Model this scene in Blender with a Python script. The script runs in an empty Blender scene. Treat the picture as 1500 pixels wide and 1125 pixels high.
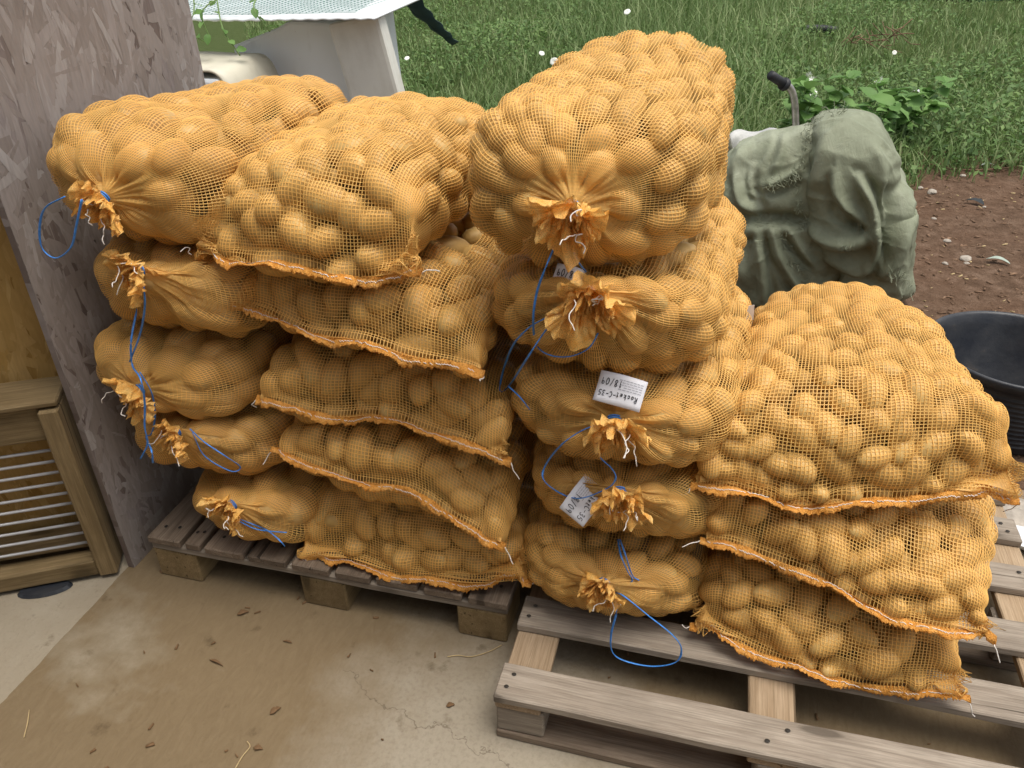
import bpy, bmesh, math, random
import numpy as np
from mathutils import Matrix, Vector, Quaternion
from mathutils.bvhtree import BVHTree
from mathutils.kdtree import KDTree

random.seed(7)
rng = np.random.default_rng(7)
scene = bpy.context.scene
col = scene.collection
PI = math.pi

# ------------------------------------------------------------------ camera, world, sun, exposure
W_PX, H_PX, F_PX = 1500.0, 1125.0, 1177.0
CAM_R = np.array([[0.96674167, -0.11964802, 0.22604178],
                  [0.2551629, 0.51131467, -0.82063951],
                  [-0.01739059, 0.85102389, 0.52483894]])
CAM_O = np.array([0.0, 0.0, 1.6])
cd = bpy.data.cameras.new('camera')
cam = bpy.data.objects.new('camera', cd)
col.objects.link(cam)
cd.sensor_width = 36.0
cd.lens = 36.0 * F_PX / W_PX
cd.clip_start = 0.05
cd.clip_end = 400
cam.matrix_world = Matrix([list(CAM_R[i]) + [CAM_O[i]] for i in range(3)] + [[0, 0, 0, 1]])
scene.camera = cam

SUN_DIR = Vector((0.22, -0.05, 0.95)).normalized()      # towards the sun
world = bpy.data.worlds.new('World')
scene.world = world
world.use_nodes = True
wn = world.node_tree
for n in list(wn.nodes):
    wn.nodes.remove(n)
sky = wn.nodes.new('ShaderNodeTexSky')
sky.sky_type = 'NISHITA'
sky.sun_disc = False
sky.sun_elevation = math.asin(SUN_DIR.z)
sky.sun_rotation = math.atan2(SUN_DIR.x, SUN_DIR.y)
sky.air_density = 1.0
sky.dust_density = 4.0
hs = wn.nodes.new('ShaderNodeHueSaturation')
hs.inputs['Saturation'].default_value = 0.28
bg = wn.nodes.new('ShaderNodeBackground')
bg.inputs['Strength'].default_value = 0.13
wo = wn.nodes.new('ShaderNodeOutputWorld')
wn.links.new(sky.outputs[0], hs.inputs['Color'])
wn.links.new(hs.outputs[0], bg.inputs[0])
wn.links.new(bg.outputs[0], wo.inputs[0])
sl = bpy.data.lights.new('sun', 'SUN')
sl.energy = 1.5
sl.angle = math.radians(35)
sl.color = (1.0, 0.93, 0.82)
so = bpy.data.objects.new('sun', sl)
col.objects.link(so)
so.rotation_euler = SUN_DIR.to_track_quat('Z', 'Y').to_euler()
vs = scene.view_settings
vs.view_transform = 'Standard'
vs.look = 'None'
vs.exposure = 0.66
vs.gamma = 1.0
vs.use_curve_mapping = False
scene.cycles.max_bounces = 5
scene.cycles.diffuse_bounces = 4
scene.cycles.transparent_max_bounces = 4


# ------------------------------------------------------------------ pixel rays
def ray(px, py):
    d = CAM_R @ np.array([px - W_PX / 2, -(py - H_PX / 2), -F_PX])
    return d / np.linalg.norm(d)


def atz(px, py, z=0.0):
    d = ray(px, py)
    return CAM_O + d * ((z - CAM_O[2]) / d[2])


def aty(px, py, y):
    d = ray(px, py)
    return CAM_O + d * ((y - CAM_O[1]) / d[1])


# ------------------------------------------------------------------ object helpers
def tag(o, label=None, cat=None, group=None, kind=None):
    if label:
        o['label'] = label
    if cat:
        o['category'] = cat
    if group:
        o['group'] = group
    if kind:
        o['kind'] = kind
    return o


def empty(name, loc=(0, 0, 0), rz=0.0):
    o = bpy.data.objects.new(name, None)
    col.objects.link(o)
    o.location = loc
    o.rotation_euler = (0, 0, rz)
    o.empty_display_size = 0.05
    return o


def link(name, me, mat=None, parent=None, loc=None, rot=None):
    """world-space mesh placed under a parent (the parent's transform is cancelled)"""
    o = bpy.data.objects.new(name, me)
    col.objects.link(o)
    if mat is not None and len(me.materials) == 0:
        me.materials.append(mat)
    if loc is not None:
        o.location = loc
    if rot is not None:
        o.rotation_euler = rot
    if parent is not None:
        o.parent = parent
    return o


def pyd(verts, faces, smooth=False):
    me = bpy.data.meshes.new('m')
    me.from_pydata([tuple(map(float, v)) for v in verts], [], [tuple(int(i) for i in f) for f in faces])
    if smooth:
        me.polygons.foreach_set('use_smooth', [True] * len(me.polygons))
    me.update()
    return me


def quads(verts, faces, smooth=False):
    verts = np.asarray(verts, np.float32)
    faces = np.asarray(faces, np.int32)
    k = faces.shape[1]
    me = bpy.data.meshes.new('m')
    me.vertices.add(len(verts))
    me.vertices.foreach_set('co', verts.ravel())
    me.loops.add(faces.size)
    me.loops.foreach_set('vertex_index', faces.ravel())
    me.polygons.add(len(faces))
    me.polygons.foreach_set('loop_start', np.arange(0, faces.size, k, dtype=np.int32))
    me.polygons.foreach_set('loop_total', np.full(len(faces), k, np.int32))
    if smooth:
        me.polygons.foreach_set('use_smooth', np.ones(len(faces), bool))
    me.update(calc_edges=True)
    return me


def compress(v, f):
    u, inv = np.unique(f.ravel(), return_inverse=True)
    return v[u], inv.reshape(f.shape)


def box_mesh(sx, sy, sz, bev=0.003, seg=1, jitter=0.0, cuts=0):
    bm = bmesh.new()
    bmesh.ops.create_cube(bm, size=1)
    bmesh.ops.scale(bm, vec=(sx, sy, sz), verts=bm.verts)
    if bev > 0:
        bmesh.ops.bevel(bm, geom=list(bm.edges), offset=bev, segments=seg, affect='EDGES', profile=0.6)
    if cuts:
        L = max(sx, sy)
        ax = Vector((1, 0, 0)) if sx >= sy else Vector((0, 1, 0))
        for i in range(1, cuts):
            bmesh.ops.bisect_plane(bm, geom=bm.verts[:] + bm.edges[:] + bm.faces[:],
                                   plane_co=ax * (-L / 2 + L * i / cuts), plane_no=ax)
    if jitter:
        ph = [random.uniform(0, 6.28) for _ in range(6)]
        for v in bm.verts:
            t = v.co.x * 7 + v.co.y * 7
            v.co.z += jitter * (math.sin(t + ph[0]) * .6 + math.sin(t * 2.7 + ph[1]) * .4)
            if sx >= sy:
                v.co.y += jitter * math.sin(t * 1.7 + ph[2] + (3 if v.co.y > 0 else 0))
            else:
                v.co.x += jitter * math.sin(t * 1.7 + ph[2] + (3 if v.co.x > 0 else 0))
    me = bpy.data.meshes.new('m')
    bm.to_mesh(me)
    bm.free()
    return me


def catmull(pts, n=8):
    pts = [np.array(p, float) for p in pts]
    P = [2 * pts[0] - pts[1]] + pts + [2 * pts[-1] - pts[-2]]
    out = []
    for i in range(1, len(P) - 2):
        p0, p1, p2, p3 = P[i - 1:i + 3]
        for k in range(n):
            t = k / n
            out.append(.5 * ((2 * p1) + (-p0 + p2) * t + (2 * p0 - 5 * p1 + 4 * p2 - p3) * t * t + (-p0 + 3 * p1 - 3 * p2 + p3) * t ** 3))
    out.append(pts[-1])
    return np.array(out)


def tube_vf(pts, r, seg=5, flat=1.0):
    pts = np.asarray(pts, float)
    n = len(pts)
    rad = np.full(n, r) if np.isscalar(r) else np.asarray(r, float)
    T = np.gradient(pts, axis=0)
    T /= np.linalg.norm(T, axis=1)[:, None] + 1e-9
    ref = np.array([0.13, 0.31, 0.94])
    A = np.cross(T, ref)
    A /= np.linalg.norm(A, axis=1)[:, None] + 1e-9
    B = np.cross(T, A)
    vs_, fs = [], []
    for i in range(n):
        for k in range(seg):
            a = 2 * PI * k / seg
            vs_.append(pts[i] + rad[i] * (A[i] * math.cos(a) + B[i] * math.sin(a) * flat))
    for i in range(n - 1):
        for k in range(seg):
            k2 = (k + 1) % seg
            fs.append((i * seg + k, i * seg + k2, (i + 1) * seg + k2, (i + 1) * seg + k))
    return vs_, fs


def tube(pts, r, seg=5, caps=True, flat=1.0):
    v, f = tube_vf(pts, r, seg, flat)
    if caps:
        f.append(tuple(range(seg))[::-1])
        f.append(tuple(range(len(v) - seg, len(v))))
    return pyd(v, f, True)


def join_vf(parts):
    V, F, o = [], [], 0
    for v, f in parts:
        V += list(v)
        F += [tuple(i + o for i in q) for q in f]
        o += len(v)
    return V, F


class Wob:
    """smooth random field made of sines"""
    def __init__(self, freq, n=7, seed=0):
        r = np.random.default_rng(seed)
        k = r.normal(size=(n, 3))
        k /= np.linalg.norm(k, axis=1)[:, None]
        self.k = k * freq * r.uniform(.6, 1.5, n)[:, None]
        self.p = r.uniform(0, 6.28, n)
        self.n = n

    def __call__(self, P):
        return np.sin(P @ self.k.T + self.p).sum(-1) / math.sqrt(self.n)


# ------------------------------------------------------------------ materials
class NT:
    def __init__(self, name):
        self.m = bpy.data.materials.new(name)
        self.m.use_nodes = True
        self.t = self.m.node_tree
        self.b = self.t.nodes['Principled BSDF']
        self.out = self.t.nodes['Material Output']

    def n(self, typ, **kw):
        nd = self.t.nodes.new(typ)
        for k, v in kw.items():
            setattr(nd, k, v)
        return nd

    def l(self, a, b):
        self.t.links.new(a, b)

    def coord(self, kind='Object'):
        return self.n('ShaderNodeTexCoord').outputs[kind]

    def mapping(self, src, scale=(1, 1, 1), rot=(0, 0, 0), loc=(0, 0, 0)):
        m = self.n('ShaderNodeMapping')
        m.inputs['Scale'].default_value = scale
        m.inputs['Rotation'].default_value = rot
        m.inputs['Location'].default_value = loc
        self.l(src, m.inputs[0])
        return m.outputs[0]

    def noise(self, src, scale, detail=4, rough=.55, dist=0.0):
        t = self.n('ShaderNodeTexNoise')
        t.inputs['Scale'].default_value = scale
        t.inputs['Detail'].default_value = detail
        t.inputs['Roughness'].default_value = rough
        t.inputs['Distortion'].default_value = dist
        if src is not None:
            self.l(src, t.inputs['Vector'])
        return t.outputs['Fac']

    def voro(self, src, scale, feature='F1', out='Color'):
        t = self.n('ShaderNodeTexVoronoi')
        t.feature = feature
        t.inputs['Scale'].default_value = scale
        self.l(src, t.inputs['Vector'])
        return t.outputs[out]

    def ramp(self, src, stops):
        r = self.n('ShaderNodeValToRGB')
        e = r.color_ramp.elements
        while len(e) < len(stops):
            e.new(0.5)
        for i, (p, c) in enumerate(stops):
            e[i].position = p
            e[i].color = (*c, 1) if len(c) == 3 else c
        self.l(src, r.inputs[0])
        return r.outputs[0]

    def mixc(self, fac, a, b, blend='MIX'):
        m = self.n('ShaderNodeMix', data_type='RGBA', blend_type=blend)
        for inp, v in ((m.inputs[0], fac), (m.inputs[6], a), (m.inputs[7], b)):
            if hasattr(v, 'is_output') or isinstance(v, bpy.types.NodeSocket):
                self.l(v, inp)
            elif isinstance(v, (int, float)):
                inp.default_value = v
            else:
                inp.default_value = (*v, 1)
        return m.outputs[2]

    def math(self, op, a, b=None, c=None):
        m = self.n('ShaderNodeMath', operation=op)
        for i, v in enumerate((a, b, c)):
            if v is None:
                continue
            if isinstance(v, (int, float)):
                m.inputs[i].default_value = v
            else:
                self.l(v, m.inputs[i])
        return m.outputs[0]

    def bump(self, h, dist=0.002, strength=1.0):
        b = self.n('ShaderNodeBump')
        b.inputs['Distance'].default_value = dist
        b.inputs['Strength'].default_value = strength
        self.l(h, b.inputs['Height'])
        self.l(b.outputs[0], self.b.inputs['Normal'])

    def color(self, c):
        if isinstance(c, bpy.types.NodeSocket):
            self.l(c, self.b.inputs['Base Color'])
        else:
            self.b.inputs['Base Color'].default_value = (*c, 1)

    def rough(self, r, spec=0.3):
        self.b.inputs['Roughness'].default_value = r
        self.b.inputs['Specular IOR Level'].default_value = spec

    def translucent(self, colr, fac):
        tr = self.n('ShaderNodeBsdfTranslucent')
        if isinstance(colr, bpy.types.NodeSocket):
            self.l(colr, tr.inputs[0])
        else:
            tr.inputs[0].default_value = (*colr, 1)
        mx = self.n('ShaderNodeMixShader')
        mx.inputs[0].default_value = fac
        self.l(self.b.outputs[0], mx.inputs[1])
        self.l(tr.outputs[0], mx.inputs[2])
        self.l(mx.outputs[0], self.out.inputs[0])


def plain(name, c, rough=.6, spec=.3, var=.12, scale=20, bump=0.0, metal=0.0):
    t = NT(name)
    p = t.coord('Object')
    f = t.noise(p, scale, 5)
    lo = tuple(x * (1 - var) for x in c)
    hi = tuple(min(1, x * (1 + var)) for x in c)
    t.color(t.ramp(f, [(.3, lo), (.7, hi)]))
    t.rough(rough, spec)
    t.b.inputs['Metallic'].default_value = metal
    if bump:
        t.bump(f, bump)
    return t.m


def m_potato(name, ca, cb):
    t = NT(name)
    p = t.n('ShaderNodeNewGeometry').outputs['Position']
    f = t.noise(p, 17, 2)
    c = t.ramp(f, [(.32, ca), (.68, cb)])
    blot = t.noise(p, 75, 4, .6)
    c = t.mixc(t.ramp(blot, [(.55, (0, 0, 0)), (.75, (.45, .45, .45))]), c, (.30, .17, .06))
    t.color(c)
    t.rough(.5, .3)
    t.bump(t.noise(p, 160, 3), .0012, .6)
    return t.m


M = {}
M['potato'] = m_potato('potato_skin', (.45, .275, .085), (.64, .43, .16))
M['potato_big'] = m_potato('potato_skin_large', (.44, .26, .085), (.62, .405, .16))


def m_net(name, c, tr):
    t = NT(name)
    p = t.n('ShaderNodeNewGeometry').outputs['Position']
    f = t.noise(p, 9, 3)
    cc = t.ramp(f, [(.3, tuple(x * .86 for x in c)), (.7, c)])
    t.color(cc)
    t.rough(.45, .35)
    t.translucent(cc, tr)
    return t.m


M['net'] = m_net('net_thread', (.97, .61, .185), .35)


def m_hem():
    t = NT('hem_fabric')
    p = t.coord('Object')
    f = t.noise(p, 55, 4, .65)
    c = t.ramp(f, [(.3, (.72, .30, .05)), (.55, (.90, .45, .11)), (.8, (.96, .60, .22))])
    k = t.noise(t.mapping(p, (330, 330, 330)), 1.0, 2)
    c = t.mixc(t.ramp(k, [(.48, (0, 0, 0)), (.62, (.55, .55, .55))]), c, (.50, .19, .03))
    t.color(c)
    t.rough(.85, .1)
    t.bump(t.math('ADD', k, f), .004, 1.0)
    t.translucent(c, .25)
    return t.m


M['hem'] = m_hem()


def m_ruffle():
    t = NT('ruffle_net')
    p = t.coord('Object')
    f = t.noise(p, 60, 4)
    c = t.ramp(f, [(.3, (1.0, .50, .09)), (.7, (1.0, .68, .24))])
    t.color(c)
    t.rough(.4, .4)
    g = t.noise(t.mapping(p, (1, 1, 1)), 420, 2)
    t.bump(g, .002, .8)
    t.translucent(c, .30)
    last = t.out.inputs[0].links[0].from_socket
    tp = t.n('ShaderNodeBsdfTransparent')
    mx = t.n('ShaderNodeMixShader')
    t.l(t.math('MULTIPLY', t.math('GREATER_THAN', t.noise(p, 620, 1), .57), .35), mx.inputs[0])
    t.l(last, mx.inputs[1])
    t.l(tp.outputs[0], mx.inputs[2])
    t.l(mx.outputs[0], t.out.inputs[0])
    return t.m


M['ruffle'] = m_ruffle()
M['twine'] = plain('blue_twine', (.05, .24, .68), .4, .5, .25, 120)
M['white_thread'] = plain('white_thread', (.78, .74, .68), .6, .3, .1, 100)
M['paper'] = plain('tag_paper', (.76, .76, .80), .55, .3, .04, 30)
M['ink'] = plain('pen_ink', (.02, .02, .025), .5, .3, .1, 50)
M['print'] = plain('printed_grey', (.38, .38, .42), .5, .3, .1, 50)


def m_wood(name, a, b, dark, grain=1.0, stain=.5):
    t = NT(name)
    p = t.coord('Object')
    rnd = t.n('ShaderNodeObjectInfo').outputs['Random']
    off = t.n('ShaderNodeCombineXYZ')
    t.l(t.math('MULTIPLY', rnd, 13.0), off.inputs[0])
    t.l(t.math('MULTIPLY', rnd, 7.0), off.inputs[1])
    ad = t.n('ShaderNodeVectorMath', operation='ADD')
    t.l(p, ad.inputs[0])
    t.l(off.outputs[0], ad.inputs[1])
    pp = ad.outputs[0]
    g1 = t.noise(t.mapping(pp, (2.2, 26, 26)), 2.2 * grain, 6, .62, .6)
    g2 = t.noise(t.mapping(pp, (5, 190, 190)), 1.6 * grain, 4, .6, .2)
    blot = t.noise(pp, 5.5, 4, .6)
    c = t.ramp(g1, [(.28, a), (.72, b)])
    c = t.mixc(t.ramp(g2, [(.42, (0, 0, 0)), (.7, (.55, .55, .55))]), c, dark)
    c = t.mixc(t.ramp(blot, [(.42, (0, 0, 0)), (.75, (stain, stain, stain))]), c, tuple(x * .62 for x in a))
    kn = t.n('ShaderNodeTexVoronoi')
    kn.inputs['Scale'].default_value = 1.0
    t.l(t.mapping(pp, (3.4, 13, 3)), kn.inputs['Vector'])
    kd_ = t.math('ADD', kn.outputs['Distance'], t.math('MULTIPLY', g1, .06))
    c = t.mixc(t.ramp(kd_, [(.15, (.8, .8, .8)), (.20, (0, 0, 0))]), c, tuple(x * .55 for x in dark))
    c = t.mixc(t.ramp(kd_, [(.19, (.4, .4, .4)), (.36, (0, 0, 0))]), c, tuple(x * .6 for x in a))
    crk = t.noise(t.mapping(pp, (1.2, 60, 60)), 1.0, 3, .5, .4)
    c = t.mixc(t.ramp(crk, [(.66, (0, 0, 0)), (.70, (.8, .8, .8))]), c, tuple(x * .5 for x in dark))
    vv = t.math('MULTIPLY_ADD', rnd, .5, .75)
    hsn = t.n('ShaderNodeHueSaturation')
    t.l(c, hsn.inputs['Color'])
    t.l(vv, hsn.inputs['Value'])
    t.color(hsn.outputs[0])
    t.rough(.8, .2)
    t.bump(t.math('ADD', g1, g2), .0016, .9)
    return t.m


M['wood_grey'] = m_wood('weathered_pallet_wood', (.22, .18, .14), (.37, .32, .26), (.11, .087, .065))
M['wood_brown'] = m_wood('brown_pallet_wood', (.15, .11, .078), (.25, .195, .145), (.06, .043, .03))
M['wood_tan'] = m_wood('fresh_pallet_wood', (.29, .205, .125), (.40, .30, .20), (.16, .11, .06))
M['wood_rack'] = m_wood('rack_timber', (.19, .132, .062), (.31, .225, .118), (.09, .062, .03))
M['nail'] = plain('rusty_nail', (.03, .025, .02), .7)


def m_osb(name, tones, scale=1.0):
    t = NT(name)
    p = t.coord('Object')
    warp = t.n('ShaderNodeTexNoise')
    warp.inputs['Scale'].default_value = 9
    warp.inputs['Detail'].default_value = 3
    t.l(p, warp.inputs['Vector'])
    sub = t.n('ShaderNodeVectorMath', operation='MULTIPLY_ADD')
    t.l(warp.outputs['Color'], sub.inputs[0])
    sub.inputs[1].default_value = (.035, .035, .035)
    t.l(p, sub.inputs[2])
    pw = sub.outputs[0]
    layers = []
    hts = []
    for i, (ang, sx, sy) in enumerate(((.25, 30, 7.5), (1.15, 26, 6.5), (-.55, 34, 8.5), (2.0, 24, 6), (.75, 44, 9))):
        q = t.mapping(pw, (1, sx * scale, sy * scale), (ang, 0, 0), (i * 1.7, i * 2.3, i * .9))
        v = t.voro(q, 1.0)
        sep = t.n('ShaderNodeSeparateColor')
        t.l(v, sep.inputs[0])
        layers.append((sep.outputs[0], sep.outputs[1]))
    c = None
    for i, (a, b) in enumerate(layers):
        r = t.ramp(a, [(0, tones[0]), (.35, tones[1]), (.7, tones[2]), (1, tones[3])])
        if c is None:
            c, h = r, a
        else:
            k = t.ramp(b, [(.60, (0, 0, 0)), (.64, (1, 1, 1))])
            c = t.mixc(k, c, r)
            hm = t.n('ShaderNodeMix', data_type='FLOAT')
            t.l(k, hm.inputs[0])
            t.l(h, hm.inputs[2])
            t.l(a, hm.inputs[3])
            h = hm.outputs[0]
    fine = t.noise(t.mapping(p, (1, 160, 30)), 1.0, 4)
    c = t.mixc(t.ramp(fine, [(.4, (0, 0, 0)), (.8, (.35, .35, .35))]), c, tuple(x * .5 for x in tones[0]))
    blot = t.noise(p, 3.2, 4)
    c = t.mixc(t.ramp(blot, [(.4, (0, 0, 0)), (.75, (.4, .4, .4))]), c, tones[0])
    t.color(c)
    t.rough(.75, .25)
    t.bump(t.math('MULTIPLY_ADD', fine, .4, h), .0022, .8)
    return t.m


M['osb_grey'] = m_osb('weathered_strand_board', ((.15, .115, .10), (.215, .175, .155), (.265, .225, .21), (.34, .30, .285)))
M['osb_yellow'] = m_osb('yellow_strand_board', ((.30, .17, .045), (.42, .25, .07), (.50, .31, .10), (.58, .38, .15)))


def m_concrete():
    t = NT('concrete')
    p = t.coord('Object')
    big = t.noise(p, 1.6, 5, .6)
    mid = t.noise(p, 7, 6, .6)
    fine = t.noise(p, 90, 4)
    br = t.noise(t.mapping(p, (48, 14.0, 1), (0, 0, .12)), 1.0, 6, .75, 1.6)
    c = t.ramp(mid, [(.28, (.20, .165, .115)), (.72, (.33, .285, .21))])
    sand = t.ramp(t.math('ADD', big, t.math('MULTIPLY', mid, .35)), [(.74, (1, 1, 1)), (.92, (0, 0, 0))])
    c = t.mixc(sand, c, t.ramp(br, [(.3, (.160, .115, .064)), (.7, (.200, .148, .086))]))
    dv = t.n('ShaderNodeVectorMath', operation='DISTANCE')
    t.l(p, dv.inputs[0])
    dv.inputs[1].default_value = (-.36, 1.02, 0)
    pm = t.math('ADD', dv.outputs['Value'], t.math('MULTIPLY', t.noise(p, 5, 5, .65), .5))
    c = t.mixc(t.ramp(pm, [(.42, (.85, .85, .85)), (.70, (0, 0, 0))]), c, t.ramp(fine, [(.3, (.27, .235, .18)), (.7, (.36, .32, .25))]))
    # pale scoured patch and the lighter strip outside the wall line
    sep = t.n('ShaderNodeSeparateXYZ')
    t.l(p, sep.inputs[0])
    strip = t.math('LESS_THAN', t.math('ADD', sep.outputs[0], t.math('MULTIPLY', mid, .03)), -1.475)
    c = t.mixc(t.math('MULTIPLY', strip, .6), c, (.36, .32, .25))
    spots = t.noise(p, 12, 5, .6)
    c = t.mixc(t.ramp(spots, [(.62, (0, 0, 0)), (.72, (.6, .6, .6))]), c, (.085, .058, .03))
    c = t.mixc(t.ramp(fine, [(.55, (0, 0, 0)), (.8, (.3, .3, .3))]), c, (.16, .12, .08))
    # hairline crack: distance to a wandering line
    wob = t.noise(p, 5, 5, .7)
    ln = t.math('ADD', t.math('ADD', t.math('MULTIPLY', sep.outputs[0], .30), sep.outputs[1]), t.math('MULTIPLY', wob, .22))
    d = t.math('ABSOLUTE', t.math('SUBTRACT', ln, 1.005))
    ck = t.math('MULTIPLY', t.math('LESS_THAN', d, .0014), t.math('GREATER_THAN', sep.outputs[0], -.75))
    c = t.mixc(t.math('MULTIPLY', ck, .5), c, (.10, .075, .05))
    t.color(c)
    t.rough(.85, .2)
    h = t.math('ADD', t.math('MULTIPLY', br, .6), t.math('MULTIPLY', fine, .5))
    h = t.math('SUBTRACT', h, t.math('MULTIPLY', ck, 1.0))
    t.bump(t.math('ADD', h, mid), .004, .8)
    return t.m


M['concrete'] = m_concrete()


def m_soil():
    t = NT('soil')
    p = t.coord('Object')
    a = t.noise(p, 2.0, 5, .6)
    b = t.noise(p, 14, 6, .65)
    c = t.ramp(b, [(.25, (.06, .036, .022)), (.5, (.115, .072, .047)), (.75, (.20, .135, .095))])
    c = t.mixc(t.ramp(a, [(.4, (0, 0, 0)), (.7, (.6, .6, .6))]), c, (.12, .068, .042))
    sep = t.n('ShaderNodeSeparateXYZ')
    t.l(p, sep.inputs[0])
    gr = t.math('GREATER_THAN', t.math('ADD', sep.outputs[1], t.math('MULTIPLY', b, .8)), 6.7)
    c = t.mixc(t.math('MULTIPLY', gr, .85), c, (.05, .085, .022))
    t.color(c)
    t.rough(.95, .1)
    t.bump(t.math('ADD', b, t.noise(p, 60, 4)), .018, .9)
    return t.m


M['soil'] = m_soil()


def m_leaf(name, cols, tr=.3, scale=1.2):
    t = NT(name)
    p = t.n('ShaderNodeNewGeometry').outputs['Position']
    at = t.n('ShaderNodeAttribute', attribute_name='tint')
    f = t.noise(p, scale, 3)
    k = t.math('ADD', t.math('MULTIPLY', f, .6), t.math('MULTIPLY', at.outputs['Fac'], .5))
    c = t.ramp(k, [(.2, cols[0]), (.5, cols[1]), (.8, cols[2])])
    t.color(c)
    t.rough(.55, .3)
    t.translucent(c, tr)
    return t.m


M['grass'] = m_leaf('grass_blade', ((.075, .135, .035), (.135, .215, .065), (.27, .325, .145)))
M['weed'] = m_leaf('weed_leaf', ((.055, .115, .03), (.105, .19, .052), (.19, .29, .09)))
M['plant_leaf'] = m_leaf('plant_leaf', ((.075, .16, .04), (.12, .24, .06), (.18, .32, .09)), .3, 6)
M['stem'] = plain('plant_stem', (.16, .25, .08), .6)
M['flower'] = plain('white_petal', (.82, .83, .76), .6)


def m_sacking():
    t = NT('green_woven_sacking')
    p = t.coord('Object')
    n1 = t.noise(p, 3.5, 5, .6)
    n2 = t.noise(p, 22, 5, .6)
    c = t.ramp(n1, [(.3, (.185, .205, .135)), (.55, (.265, .29, .20)), (.8, (.38, .405, .305))])
    c = t.mixc(t.ramp(n2, [(.5, (0, 0, 0)), (.8, (.45, .45, .45))]), c, (.13, .13, .075))
    t.color(c)
    t.rough(.6, .3)
    w = t.n('ShaderNodeTexWave')
    w.inputs['Scale'].default_value = 60
    w.inputs['Distortion'].default_value = 3
    t.l(p, w.inputs[0])
    t.bump(t.math('ADD', t.noise(t.mapping(p, (1, 1, 1)), 14, 6, .65, 1.2), t.math('MULTIPLY', w.outputs['Fac'], .08)), .010, .6)
    t.translucent(c, .08)
    return t.m


M['sacking'] = m_sacking()
M['white_sack'] = plain('white_woven_sack', (.52, .52, .50), .6, .2, .15, 14, .006)
M['steel'] = plain('galvanised_tube', (.42, .40, .37), .4, .5, .3, 40, 0, .8)
M['grip'] = plain('black_grip', (.025, .026, .03), .5)


def m_rubber():
    t = NT('black_rubber')
    p = t.coord('Object')
    n = t.noise(p, 9, 6, .65)
    c = t.ramp(n, [(.4, (.016, .019, .026)), (.62, (.035, .037, .042)), (.85, (.13, .10, .075))])
    t.color(c)
    t.rough(.42, .45)
    t.bump(n, .003)
    return t.m


M['rubber'] = m_rubber()


def m_dirty(name, c, dirt, lo=.5, hi=.8, rough=.45):
    t = NT(name)
    p = t.coord('Object')
    n = t.noise(p, 4.5, 6, .65)
    n2 = t.noise(t.mapping(p, (6, 6, 1.2)), 2.0, 5, .6)
    k = t.ramp(t.math('MULTIPLY_ADD', n2, .5, t.math('MULTIPLY', n, .5)), [(lo, (0, 0, 0)), (hi, (.85, .85, .85))])
    cc = t.mixc(k, c, dirt)
    sp = t.noise(p, 40, 3)
    cc = t.mixc(t.ramp(sp, [(.72, (0, 0, 0)), (.76, (.8, .8, .8))]), cc, (.08, .08, .07))
    t.color(cc)
    t.rough(rough, .4)
    return t.m


M['tank_white'] = m_dirty('dirty_white_plastic', (.86, .91, .94), (.52, .54, .52), .56, .85)
M['slab_beige'] = m_dirty('stained_beige_panel', (.72, .72, .66), (.46, .44, .37), .45, .8)
M['cream'] = m_dirty('cream_cover', (.62, .59, .48), (.38, .33, .24))
M['blue_plastic'] = plain('pale_blue_plastic', (.50, .58, .68), .4, .4, .06, 6)
M['sheet'] = m_dirty('white_corrugated_sheet', (.76, .80, .82), (.5, .54, .54), .58, .85)
M['green_net'] = plain('green_netting', (.03, .13, .10), .6)
M['dark_net'] = plain('dark_netting', (.02, .045, .045), .7)
M['rod'] = plain('grey_metal_rod', (.46, .46, .47), .4, .5, .1, 30, 0, .5)
M['board_grey'] = m_dirty('grey_board', (.36, .38, .38), (.22, .22, .2))
M['stone'] = plain('stone', (.36, .32, .27), .85, .2, .3, 25, .004)
M['dry'] = plain('dry_leaf', (.17, .10, .05), .8, .2, .3, 30)
M['straw'] = plain('straw', (.45, .34, .18), .7, .2, .2, 30)
M['chip'] = plain('wood_chip', (.17, .105, .065), .85, .2, .5, 9)
M['plastic'] = plain('plastic_scrap', (.66, .68, .70), .25, .5, .1, 20)
M['pale_leaf'] = plain('pale_leaf', (.34, .40, .34), .6, .3, .15, 30)
M['dark_scrap'] = plain('dark_scrap', (.025, .03, .032), .5)

# ------------------------------------------------------------------ the ground
def ground_mesh():
    xs = np.concatenate([np.linspace(-60, -6, 12)[:-1], np.linspace(-6, 5, 120), np.linspace(5, 60, 12)[1:]])
    ys = np.concatenate([np.linspace(-20, 1.8, 8)[:-1], np.linspace(1.8, 9, 110), np.linspace(9, 90, 22)[1:]])
    X, Y = np.meshgrid(xs, ys, indexing='ij')
    P = np.stack([X, Y, np.zeros_like(X)], -1)
    z = .012 * Wob(3, 6, 3)(P) + .010 * Wob(9, 7, 4)(P) + .006 * Wob(24, 8, 5)(P)
    ramp = np.clip((Y - 2.1) / .5, 0, 1)
    z = z * ramp - .05
    z += np.clip(Y - 8, 0, 40) * .012
    nx, ny = len(xs), len(ys)
    V = np.stack([X, Y, z], -1).reshape(-1, 3)
    i = np.arange(nx * ny).reshape(nx, ny)
    F = np.stack([i[:-1, :-1], i[1:, :-1], i[1:, 1:], i[:-1, 1:]], -1).reshape(-1, 4)
    return quads(V, F, True)


def gz(x, y):
    P = np.array([[x, y, 0.0]])
    z = .012 * Wob(3, 6, 3)(P) + .010 * Wob(9, 7, 4)(P) + .006 * Wob(24, 8, 5)(P)
    return float(z[0] * min(1, max(0, (y - 2.1) / .5)) - .05 + max(0, min(40, y - 8)) * .012)


tag(link('soil_ground', ground_mesh(), M['soil']), kind='structure')


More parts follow.
